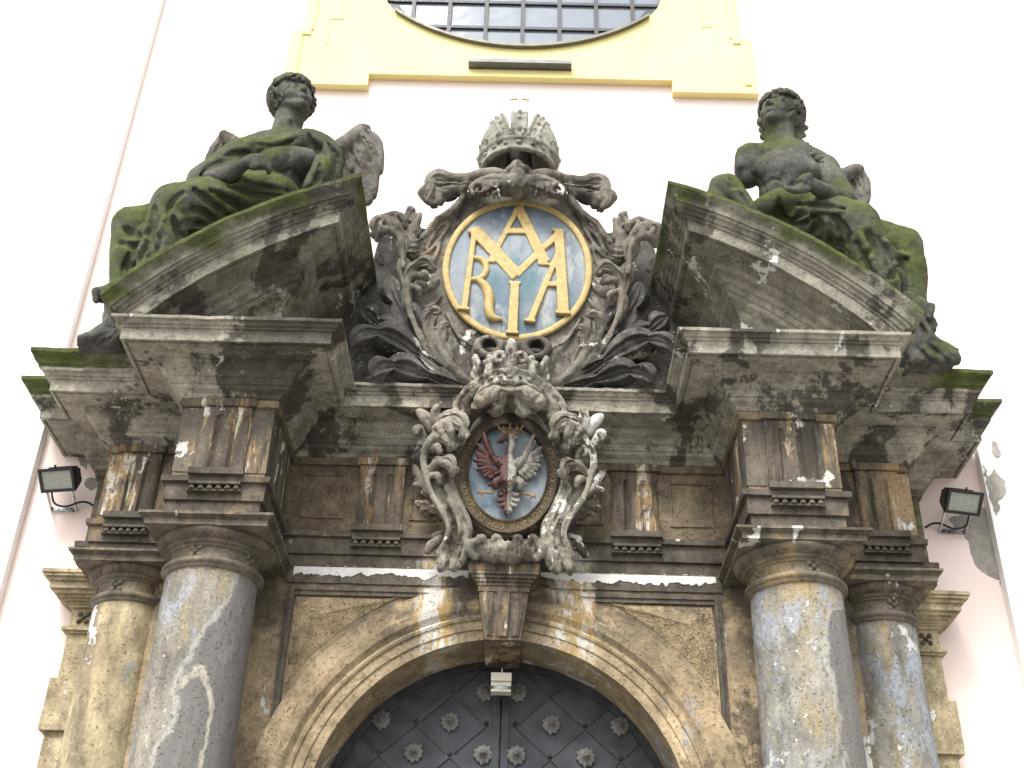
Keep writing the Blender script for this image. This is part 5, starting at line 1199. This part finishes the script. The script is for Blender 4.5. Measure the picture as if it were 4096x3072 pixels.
for s in (-1, 1):
    X = lambda x: EX+s*(x-EX) if s < 0 else x
    we((X(640+204 if s < 0 else 850), 930, 7.35, 60), (X(900), 965, 7.34, 58), (X(895), 1010, 7.35, 44), k=.006); we((X(900), 980, 7.345, 44), (X(970), 985, 7.36, 26), (X(992), 1000, 7.37, 10), k=.004)
    for (x, y, x2, y2) in ((860, 1120, 790, 1080), (870, 1200, 770, 1150), (840, 1262, 770, 1215), (778, 1330, 748, 1270)):
        we((X(x2-25), y2, 7.38, 28), (X((x+x2)/2), y2+32, 7.37, 30), (X(x), y-6, 7.37, 22), (X(x+4), y-40, 7.38, 9), k=.003)
we((735, 1060, 7.37, 62), (730, 1220, 7.375, 46), (724, 1330, 7.38, 36), (720, 1405, 7.40, 8), k=.006)
eag = S.mesh('eagle', M_EAGLE, arm, smooth=0)
for s in (-1, 1):
    S = SDF((-.30, 7.28, 3.66), (.32, 7.47, 4.50), .0042)
    P = [(545, 1030), (545, 1085), (470, 1088), (390, 1070)] if s < 0 else [(915, 1030), (915, 1090), (985, 1108), (1045, 1120)]
    we(*[(x, y, 7.375, 17) for x, y in P]); x, y = P[-1]
    for dx, dy in ((-40, -12), (-38, 24), (20, 40)) if s < 0 else ((40, -22), (44, 26), (-10, 40)): we((x, y, 7.375, 17), (x+dx*.7, y+dy*.5, 7.365, 16), (x+dx, y+dy+10, 7.375, 9), k=.003)
    S.mesh('eagle_leg', M_DULL, eag)
S = SDF((-.30, 7.28, 4.2), (.32, 7.47, 4.52), .0042)
for dy, r in ((0, 12), (14, 15), (28, 14), (40, 12)): we((650, 290+dy, 7.37, r), (700, 312+dy, 7.345, r), (765, 318+dy, 7.34, r), (830, 308+dy, 7.345, r), (875, 285+dy, 7.37, r), k=.003)
for x, y, h in ((640, 285, 55), (700, 300, 50), (768, 300, 85), (840, 295, 50), (900, 285, 50)):
    we((x, y, 7.355, 18), ((x+(x-768)*.12), y-h*.6, 7.355, 12), (x+(x-768)*.2, y-h, 7.355, 17), k=.003)
    for sd in (-1, 1): we((x, y-h*.3, 7.355, 9), (x+sd*24, y-h*.45, 7.355, 11), k=.003)
S.mesh('eagle_crown', M_DULL, eag)
# ------------------------------------------------------------------ the two seated angels
C3 = crop(50, 1200, .3617); C4 = crop(3250, 1250, .3617)
def frame_of(f, roll=0):
    f = Vector(f).normalized(); r = f.cross(Vector((0, 0, 1))).normalized(); u = r.cross(f)
    r2 = r*cos(roll)+u*sin(roll); u2 = u*cos(roll)-r*sin(roll); return r2, f, u2
def head(S, H, c, f, s, roll=0, seed=1, locks=()):
    R, F, U = frame_of(f, roll); c = Vector(c)
    T = lambda x, y, z: tuple(c+(R*x+F*y+U*z)*s)
    MX = [[R[i], F[i], U[i]] for i in range(3)]
    def E(x, y, z, a, b, d, k=.02, **kw): S.ell(T(x, y, z), (a*s, b*s, d*s), MX, k*s*3, **kw)
    def Wm(*p, k=.01, sub=False): S.worm([T(*q[:3])+(q[3]*s,) for q in p], k*s*3, sub=sub)
    E(0, -.04, .10, .36, .43, .41); E(0, .16, -.08, .285, .27, .36); Wm((0, .16, -.22, .22), (0, .25, -.36, .13), k=.02)
    E(0, .33, -.42, .10, .09, .085); Wm((-.24, .08, -.26, .09), (0, .28, -.40, .08), (.24, .08, -.26, .09), k=.02)
    Wm((-.2, .33, .115, .06), (0, .385, .10, .055), (.2, .33, .115, .06), k=.012)
    for sd in (-1, 1):
        S.ell(T(sd*.155, .425, .02), (.10*s, .08*s, .065*s), MX, .02*s, sub=True)
        E(sd*.155, .345, .018, .085, .075, .06, .004); Wm((sd*.07, .40, .035, .018), (sd*.155, .425, .062, .022), (sd*.245, .37, .03, .018), k=.004)
        Wm((sd*.08, .395, -.01, .014), (sd*.155, .41, -.035, .017), (sd*.235, .365, -.01, .014), k=.004)
        E(sd*.19, .275, -.13, .12, .11, .12, .02); E(sd*.355, -.02, -.02, .055, .10, .13, .006); E(sd*.06, .455, -.135, .045, .05, .038, .006)
    Wm((0, .40, .09, .045), (0, .46, -.02, .05), (0, .51, -.115, .062), k=.008)
    Wm((-.125, .375, -.245, .026), (-.04, .435, -.228, .036), (0, .435, -.236, .032), (.04, .435, -.228, .036), (.125, .375, -.245, .026), k=.005)
    Wm((-.10, .375, -.29, .028), (0, .425, -.30, .042), (.10, .375, -.29, .028), k=.005); Wm((-.12, .41, -.264, .010), (0, .475, -.262, .013), (.12, .41, -.264, .010), k=.003, sub=True)
    Wm((0, .40, -.355, .02), (.0, .42, -.36, .02), k=.006, sub=True)
    # curls
    rg = random.Random(seed)
    H.ell(T(0, -.03, .18), (.41*s, .45*s, .43*s), MX, .01)
    H.ell(T(0, .46, -.10), (.27*s, .30*s, .34*s), MX, .02, sub=True)
    H.ell(T(0, .20, .40), (.33*s, .27*s, .16*s), MX, .03)
    for i in range(260):
        z = rg.uniform(-.75, 1); a = rg.uniform(0, 2*pi); q = sqrt(1-z*z); d = np.array((q*cos(a), q*sin(a), z))
        if d[1] > .35+.3*max(0, d[2]) and d[2] < .16: continue
        if d[1] > .95: continue
        p = np.array((d[0]*.42, -.02+d[1]*.455, .16+d[2]*.44)); t = np.cross(d, (rg.uniform(-1, 1), rg.uniform(-1, 1), rg.uniform(-.3, 1))); t = t/np.linalg.norm(t); b = np.cross(d, t); R0 = rg.uniform(.05, .105)
        pts = []
        for j in range(6):
            an = j*.85; rr = R0*(1-.09*j); pts.append(T(*(p+d*(.035+.012*j)+t*rr*cos(an)+b*rr*sin(an)))+(.036*s,))
        H.worm(pts, .004, 3)
    for lk in locks: H.worm(lk, .008)
def statue(label, loc): return empty('angel_statue', loc, label, 'statue', 'stone angels seated on the pediment')

# ---- left angel
st = statue('mossy seated angel with short curls and raised wings on the left pediment half', (-1.9, 7.15, 5.3))
wl_ = lambda *p: W(CL, p)
S = SDF((-3.3, 6.45, 4.55), (-.95, 7.75, 7.75), .0115); H = SDF((-2.35, 6.65, 6.5), (-1.3, 7.6, 7.8), .0095)
S.worm(wl_((1190, 880, 7.22, 165), (1240, 740, 7.18, 150), (1280, 620, 7.17, 165), (1290, 530, 7.17, 140)), .05)
S.worm(wl_((1010, 540, 7.12, 85), (1150, 495, 7.13, 95), (1290, 480, 7.16, 95), (1420, 495, 7.2, 100), (1510, 530, 7.22, 90)), .06)
S.worm(wl_((1180, 600, 7.06, 90), (1240, 600, 7.03, 90)), .05); S.worm(wl_((1370, 590, 7.05, 90), (1420, 590, 7.06, 80)), .05)
S.worm(wl_((1290, 480, 7.17, 105), (1297, 390, 7.15, 92), (1325, 280, 7.12, 90)), .03)
S.worm(wl_((1250, 440, 7.08, 24), (1310, 330, 7.04, 22)), .02)
S.worm(wl_((1010, 540, 7.12, 82), (890, 650, 7.02, 76), (775, 730, 6.92, 66)), .03); S.worm(wl_((775, 730, 6.92, 66), (890, 690, 6.82, 62), (1010, 618, 6.74, 42)), .02)
S.ell(CL(1075, 598, 6.70), (.085, .05, .055), k=.03)
for i, (dx, dy) in enumerate(((0, -30), (12, -6), (10, 20), (-4, 44))):
    S.worm(wl_((1080, 585+i*16, 6.69, 24), (1150+dx, 590+dy*.75, 6.65+.006*i, 20), (1185+dx*.6, 612+dy*.9, 6.67+.006*i, 17), (1178+dx*.4, 640+dy*.7, 6.71, 14)), .006)
S.worm(wl_((1040, 585, 6.70, 24), (1090, 560, 6.66, 20), (1140, 568, 6.65, 16)), .008)
S.worm(wl_((1150, 860, 7.15, 160), (850, 860, 7.0, 135), (560, 895, 6.88, 105)), .03); S.worm(wl_((560, 895, 6.88, 100), (500, 1060, 6.90, 85), (450, 1300, 6.92, 62)), .03)
S.worm(wl_((1150, 910, 7.35, 140), (700, 970, 7.27, 120), (285, 1020, 7.2, 95)), .03); S.worm(wl_((285, 1020, 7.2, 90), (255, 1200, 7.2, 75), (235, 1390, 7.15, 58)), .03)
S.worm(wl_((235, 1390, 7.15, 58), (150, 1440, 7.08, 52), (90, 1455, 7.05, 44)), .02)
for i in range(4): S.worm(wl_((100, 1440+i*18, 7.05+.01*i, 22), (60-i*2, 1432+i*20, 7.0+.01*i, 20), (38+i*6, 1440+i*22, 6.99+.01*i, 16)), .006)
head(S, H, CL(1337, 212, 7.10), (.54, -.79, .22), .38, roll=-.14, seed=4)
groove(S, CL, [(1310, 560), (1300, 650), (1270, 760)], 12, .02); groove(S, CL, [(1200, 640), (1260, 665), (1330, 640)], 9, .015)
S.rough(.006, 18, 1)
body = S.mesh('body', M_STATUE, st)
H.rough(.006, 30, 2); H.mesh('hair', M_STATUE, st)
S = SDF((-3.3, 6.4, 4.55), (-.85, 7.8, 7.1), .0115)
S.worm(wl_((1080, 830, 7.12, 175), (850, 850, 6.98, 170), (560, 890, 6.86, 135)), .05); S.worm(wl_((560, 890, 6.86, 132), (500, 1060, 6.87, 128), (440, 1320, 6.9, 120)), .05)
S.worm(wl_((1100, 900, 7.35, 160), (700, 965, 7.25, 150), (285, 1015, 7.18, 112)), .05); S.worm(wl_((285, 1015, 7.18, 110), (260, 1200, 7.18, 105), (250, 1400, 7.18, 100)), .05)
S.worm(wl_((500, 1050, 7.0, 110), (380, 1120, 7.08, 100), (300, 1250, 7.15, 90)), .05)
S.worm(wl_((1330, 830, 7.08, 70), (1240, 800, 7.02, 115), (1120, 790, 7.0, 130), (900, 790, 6.98, 110)), .05)
S.worm(wl_((890, 620, 7.03, 85), (1010, 545, 7.03, 95), (1150, 520, 7.02, 82), (1300, 490, 7.03, 74), (1450, 490, 7.09, 105), (1560, 560, 7.13, 95), (1580, 690, 7.15, 75), (1540, 800, 7.16, 60)), .04)
S.worm(wl_((1010, 545, 7.08, 100), (870, 650, 6.99, 100), (745, 715, 6.92, 92)), .04); S.worm(wl_((705, 740, 6.86, 60), (650+50, 745, 6.90, 60)), .02)
S.worm(wl_((790, 735, 6.89, 78), (930, 680, 6.80, 62)), .012, sub=True)
S.worm(wl_((1540, 560, 7.02, 50), (1520, 650, 7.0, 66), (1460, 770, 7.02, 62)), .015)
def drapery_end(cr, lo, hi, outline, folds, seed, parent):
    D = SDF(lo, hi, .0115); P = [tuple(cr(x, y, 7.15)[[0, 2]]) for x, y in outline]
    D.prism(P, 7.02, 7.60, .0, rnd=.05); D.rough(.030, 7, seed); D.rough(.014, 19, seed+1)
    for f in folds: groove(D, cr, f, 26, .015, inset=.2); groove(D, cr, [(x+45, y-10) for x, y in f], 22, .02, sub=False)
    D.rough(.006, 40, seed+2); D.mesh('drapery_end', M_STATUE, parent)
drapery_end(C3, (-3.5, 6.85, 4.6), (-2.5, 7.8, 5.6), [(1060, 60), (1055, 160), (1012, 250), (1030, 290), (940, 370), (860, 410), (760, 480), (735, 540), (1230, 560), (1260, 300), (1200, 60)], [[(1090, 120), (1060, 250), (1090, 330)], [(1130, 330), (1000, 400), (880, 470)], [(1150, 400), (1060, 450), (960, 510)]], 11, st)
for pts, r in (([(690, 780), (800, 850), (960, 960)], 30), ([(800, 790), (930, 860), (1040, 940)], 26), ([(930, 760), (1080, 800), (1290, 830)], 26), ([(1020, 730), (1150, 770), (1300, 790)], 20), ([(560, 960), (590, 1050), (600, 1120)], 30),
               ([(430, 900), (420, 1050), (340, 1230)], 34), ([(470, 1060), (440, 1160), (400, 1250)], 24), ([(620, 800), (560, 850), (520, 930)], 18), ([(250, 1030), (330, 1080), (400, 1050)], 28), ([(210, 1120), (300, 1150), (350, 1110)], 22), ([(280, 1180), (250, 1280), (240, 1340)], 24),
               ([(1060, 500), (1200, 545), (1400, 520)], 22), ([(1080, 470), (1250, 500), (1360, 440)], 16), ([(1440, 420), (1480, 500), (1560, 560)], 22), ([(1560, 480), (1620, 560), (1620, 640)], 18), ([(880, 560), (960, 540), (1060, 530)], 20), ([(760, 640), (860, 600), (960, 570)], 18), ([(1510, 620), (1500, 700), (1450, 770)], 20), ([(680, 900), (760, 930), (850, 990)], 22), ([(700, 980), (780, 1010)], 18)): groove(S, CL, pts, r*1.2, .016, inset=.3)
for pts, r in (([(740, 780), (860, 860), (1000, 950)], 22), ([(860, 770), (1000, 830), (1100, 900)], 20), ([(600, 950), (640, 1080), (660, 1130)], 24), ([(380, 1080), (340, 1180), (300, 1260)], 22), ([(1000, 500), (1180, 520), (1380, 480)], 20), ([(950, 760), (1120, 780), (1280, 800)], 16), ([(500, 950), (470, 1060), (430, 1180)], 18), ([(1480, 440), (1550, 500), (1590, 580)], 18), ([(1040, 470), (1200, 475), (1340, 430)], 16), ([(620, 960), (700, 950), (800, 980)], 16)): groove(S, CL, pts, r*1.05, .022, sub=False, inset=-.1)
S.rough(.008, 15, 3); S.mesh('robe', M_ROBE, st)
def wing(cr, feathers, coverts, r, Y, parent, top):
    A = np.array(W(cr, top)+[q for f in feathers+coverts for q in W(cr, [(x, y, Y, r) for x, y in f])])[:, :3]
    S = SDF(A.min(0)-.2, A.max(0)+.2, .0105)
    S.worm(W(cr, top), .02)
    for row, dy, rr in ((feathers, 0, r), (coverts, -.035, r*.8)):
        for f in row: S.worm(W(cr, [(x, y, Y+dy+.012*j, rr*(1 if j else .8)) for j, (x, y) in enumerate(f)]+[(f[-1][0]+(f[-1][0]-f[-2][0])*.15, f[-1][1]+(f[-1][1]-f[-2][1])*.15, Y+dy+.04, rr*.35)]), .004, flat=((0, 1, .3), 1.6))
    for row in (feathers, coverts):
        for f in row: groove(S, cr, f, r*.18, .004, n=5)
    S.rough(.006, 26, 4); return S.mesh('wing', M_WING, parent)
wing(CL, [[(1650, 520), (1680, 660), (1700, 830)], [(1700, 480), (1760, 640), (1770, 830)], [(1740, 450), (1820, 600), (1820, 830)], [(1780, 410), (1862, 560), (1850, 790)], [(1800, 390), (1880, 480), (1888, 640)]], [[(1650, 500), (1690, 570), (1710, 640)], [(1710, 450), (1760, 540), (1790, 620)], [(1770, 400), (1830, 490), (1850, 570)]], 40, 7.5, st, [(1560, 560, 7.42, 60), (1680, 480, 7.46, 55), (1770, 405, 7.5, 48), (1810, 385, 7.52, 34)])
wing(CL, [[(880, 440), (830, 520), (790, 620)], [(910, 460), (860, 560), (820, 680)], [(945, 490), (910, 590), (860, 720)]], [[(890, 430), (850, 500), (830, 560)], [(940, 470), (900, 540), (880, 610)]], 38, 7.48, st, [(1000, 520, 7.36, 55), (940, 470, 7.42, 48), (890, 428, 7.45, 36)])

# ---- right angel
st = statue('mossy bare chested angel with long locks and a broken arm on the right half', (1.9, 7.15, 5.3))
wr = lambda *p: W(CR, p)
S = SDF((1.1, 6.45, 4.5), (3.45, 7.75, 7.75), .0115); H = SDF((1.65, 6.6, 6.2), (2.75, 7.6, 7.8), .0095)
S.worm(wr((1000, 850, 7.25, 150), (910, 740, 7.17, 135), (900, 640, 7.14, 140), (920, 530, 7.15, 140), (930, 480, 7.16, 120)), .05)
S.worm(wr((720, 480, 7.14, 95), (820, 470, 7.13, 95), (920, 460, 7.15, 95), (1050, 490, 7.17, 95), (1160, 540, 7.18, 85)), .06)
S.worm(wr((810, 550, 7.07, 82), (870, 560, 7.06, 82)), .06); S.worm(wr((990, 560, 7.07, 80), (1060, 565, 7.09, 76)), .06)
S.worm(wr((700, 470, 7.12, 92), (690, 540, 7.12, 85), (680, 590, 7.14, 70)), .03); S.worm(wr((650, 430, 7.05, 34), (640, 520, 7.06, 26)), .02)
S.worm(wr((920, 470, 7.16, 105), (885, 390, 7.14, 90), (885, 290, 7.11, 86)), .03); S.worm(wr((930, 440, 7.07, 20), (945, 340, 7.06, 20)), .02); S.worm(wr((800, 440, 7.06, 20), (900, 455, 7.05, 18), (1050, 470, 7.07, 20)), .02)
S.worm(wr((1165, 545, 7.16, 82), (1230, 640, 7.08, 76), (1290, 735, 6.99, 66)), .03); S.worm(wr((1290, 735, 6.99, 66), (1210, 710, 6.86, 62), (1120, 655, 6.76, 46)), .02)
S.ell(CR(1060, 630, 6.73), (.085, .05, .06), k=.03)
for i, (x, y) in enumerate(((1000, 640), (1010, 612), (1030, 592), (1055, 580))):
    S.worm(wr((1060, 630-i*8, 6.71, 26), (x+10, y+2, 6.67, 24), (x-18, y+12, 6.68, 20), (x-24, y+30, 6.72, 15)), .006)
S.worm(wr((1050, 660, 6.70, 26), (980, 670, 6.66, 22), (925, 650, 6.67, 18), (912, 630, 6.69, 14)), .008)
S.worm(wr((1000, 870, 7.2, 150), (1180, 860, 7.05, 135), (1350, 890, 6.9, 108)), .03); S.worm(wr((1350, 890, 6.9, 102), (1430, 1040, 6.92, 85), (1500, 1240, 6.95, 64)), .03)
S.worm(wr((1100, 900, 7.36, 130), (1400, 960, 7.26, 115), (1640, 1020, 7.2, 95)), .03); S.worm(wr((1640, 1020, 7.2, 92), (1690, 1180, 7.2, 76), (1700, 1340, 7.16, 58)), .03)
S.worm(wr((1700, 1350, 7.16, 56), (1770, 1400, 7.08, 50), (1800, 1410, 7.05, 40)), .02)
for i in range(4): S.worm(wr((1785, 1395+i*16, 7.05, 22), (1822-i*3, 1385+i*20, 7.0, 20), (1832-i*8, 1400+i*20, 6.99, 15)), .006)
def wavy(pts, r, n=14, amp=14, ph=0.0):
    P = catmull([np.array(p, float) for p in pts], n); out = []
    for i, p in enumerate(P): out.append((p[0]+amp*sin(i*.8+ph), p[1]+amp*.4*cos(i*.8+ph), p[2]+.012*sin(i*.8+ph+1), r*(1-.4*i/len(P))))
    return wr(*out[::2])
lk = [wavy([(965+dx, 190, 7.12+dx*.0004), (1000+dx, 280, 7.13), (985+dx*.8, 360, 7.12), (990+dx*1.4, 420, 7.08)], 17, ph=dx) for dx in (-30, -10, 12, 34)]
lk += [wavy([(985, 370, 7.1), (1040, 400+dy, 7.07), (1075, 430+dy, 7.06), (1140, 470+dy, 7.06), (1180, 500+dy, 7.1)], 16, ph=dy) for dy in (-16, 2, 18)]
lk += [wavy([(770+dx, 220, 7.14), (785+dx, 300, 7.16), (800+dx, 380, 7.14)], 14, ph=dx) for dx in (-12, 6)]
head(S, H, CR(880, 218, 7.10), (-.54, -.78, .30), .375, roll=.14, seed=9, locks=lk)
for p in ([(900, 560), (915, 660), (900, 760)], [(780, 640), (850, 600), (930, 640)], [(940, 640), (1000, 620), (1080, 640)], [(700, 560), (760, 600), (800, 680)]): groove(S, CR, p, 11, .02)
S.rough(.007, 18, 5)
S.mesh('body', M_STATUE, st); H.rough(.006, 30, 6); H.mesh('hair', M_STATUE, st)
S = SDF((1.0, 6.4, 4.5), (3.5, 7.8, 6.8), .0115)
S.worm(wr((960, 860, 7.1, 110), (1060, 850, 7.08, 150), (1200, 860, 6.98, 160), (1350, 890, 6.88, 138)), .05); S.worm(wr((1350, 890, 6.88, 134), (1430, 1040, 6.89, 125), (1510, 1260, 6.93, 118)), .05)
S.worm(wr((1100, 900, 7.36, 150), (1400, 965, 7.25, 140), (1640, 1020, 7.18, 112)), .05); S.worm(wr((1640, 1020, 7.18, 110), (1690, 1180, 7.18, 100), (1690, 1360, 7.18, 95)), .05); S.worm(wr((1420, 1050, 7.0, 100), (1540, 1120, 7.08, 90), (1620, 1240, 7.14, 85)), .05)
S.worm(wr((1290, 780, 7.05, 60), (1150, 740, 7.0, 75), (1020, 740, 6.98, 80), (880, 740, 6.98, 75), (780, 770, 7.0, 60)), .03)
S.worm(wr((880, 700, 6.95, 44), (800, 760, 6.95, 60), (740, 790, 6.98, 50)), .02)
S.worm(wr((510, 640, 7.16, 60), (560, 640, 7.12, 75), (620, 700, 7.06, 60), (690, 780, 7.02, 45)), .02); S.worm(wr((510, 640, 7.2, 60), (510, 760, 7.2, 90), (640, 800, 7.2, 80)), .03)
drapery_end(C4, (2.5, 6.85, 4.6), (3.7, 7.8, 5.7), [(1120, 40), (1250, 90), (1335, 160), (1342, 220), (1300, 310), (1375, 360), (1480, 430), (1570, 490), (1575, 620), (1040, 640), (1000, 300)], [[(1180, 120), (1250, 230), (1230, 300)], [(1260, 330), (1380, 430), (1500, 540)], [(1180, 400), (1280, 500), (1400, 580)]], 13, st)
for pts, r in (([(1060, 790), (1120, 850), (1080, 940)], 28), ([(960, 860), (1020, 810), (1120, 790)], 22), ([(1180, 800), (1250, 900), (1270, 1020)], 34), ([(1280, 880), (1300, 960), (1290, 1040)], 26), ([(1430, 930), (1470, 1030), (1540, 1160)], 34), ([(1360, 1000), (1420, 1100), (1460, 1190)], 24), ([(1500, 960), (1570, 1080), (1640, 1150)], 26), ([(1640, 1080), (1600, 1180), (1560, 1210)], 24), ([(1660, 1090), (1690, 1200), (1690, 1290)], 24), ([(880, 720), (880, 800), (930, 850)], 22), ([(1000, 760), (1140, 770), (1280, 790)], 22), ([(1100, 830), (1020, 880), (950, 870)], 16), ([(570, 600), (620, 680), (680, 760)], 18), ([(1200, 960), (1150, 1010)], 16)): groove(S, CR, pts, r*1.2, .016, inset=.3)
for pts, r in (([(1110, 800), (1180, 880), (1170, 980)], 22), ([(1240, 850), (1290, 930), (1310, 1040)], 20), ([(1380, 940), (1440, 1060), (1500, 1200)], 22), ([(1540, 980), (1610, 1060), (1680, 1070)], 18), ([(1000, 780), (1140, 800), (1270, 800)], 18), ([(960, 830), (1060, 800), (1150, 800)], 16), ([(540, 600), (600, 660), (650, 740)], 14), ([(1600, 1120), (1640, 1210), (1650, 1300)], 18)): groove(S, CR, pts, r*1.05, .022, sub=False, inset=-.1)
S.rough(.008, 15, 7); S.mesh('robe', M_ROBE, st)
wing(CR, [[(1230, 610), (1290, 720), (1330, 860)], [(1280, 580), (1340, 700), (1370, 850)], [(1330, 560), (1390, 660), (1395, 800)], [(1370, 545), (1410, 620), (1408, 730)]], [[(1260, 590), (1300, 660), (1330, 730)], [(1330, 550), (1370, 620), (1385, 690)]], 34, 7.5, st, [(1180, 600, 7.34, 55), (1270, 580, 7.42, 46), (1340, 548, 7.46, 40), (1375, 540, 7.5, 30)])
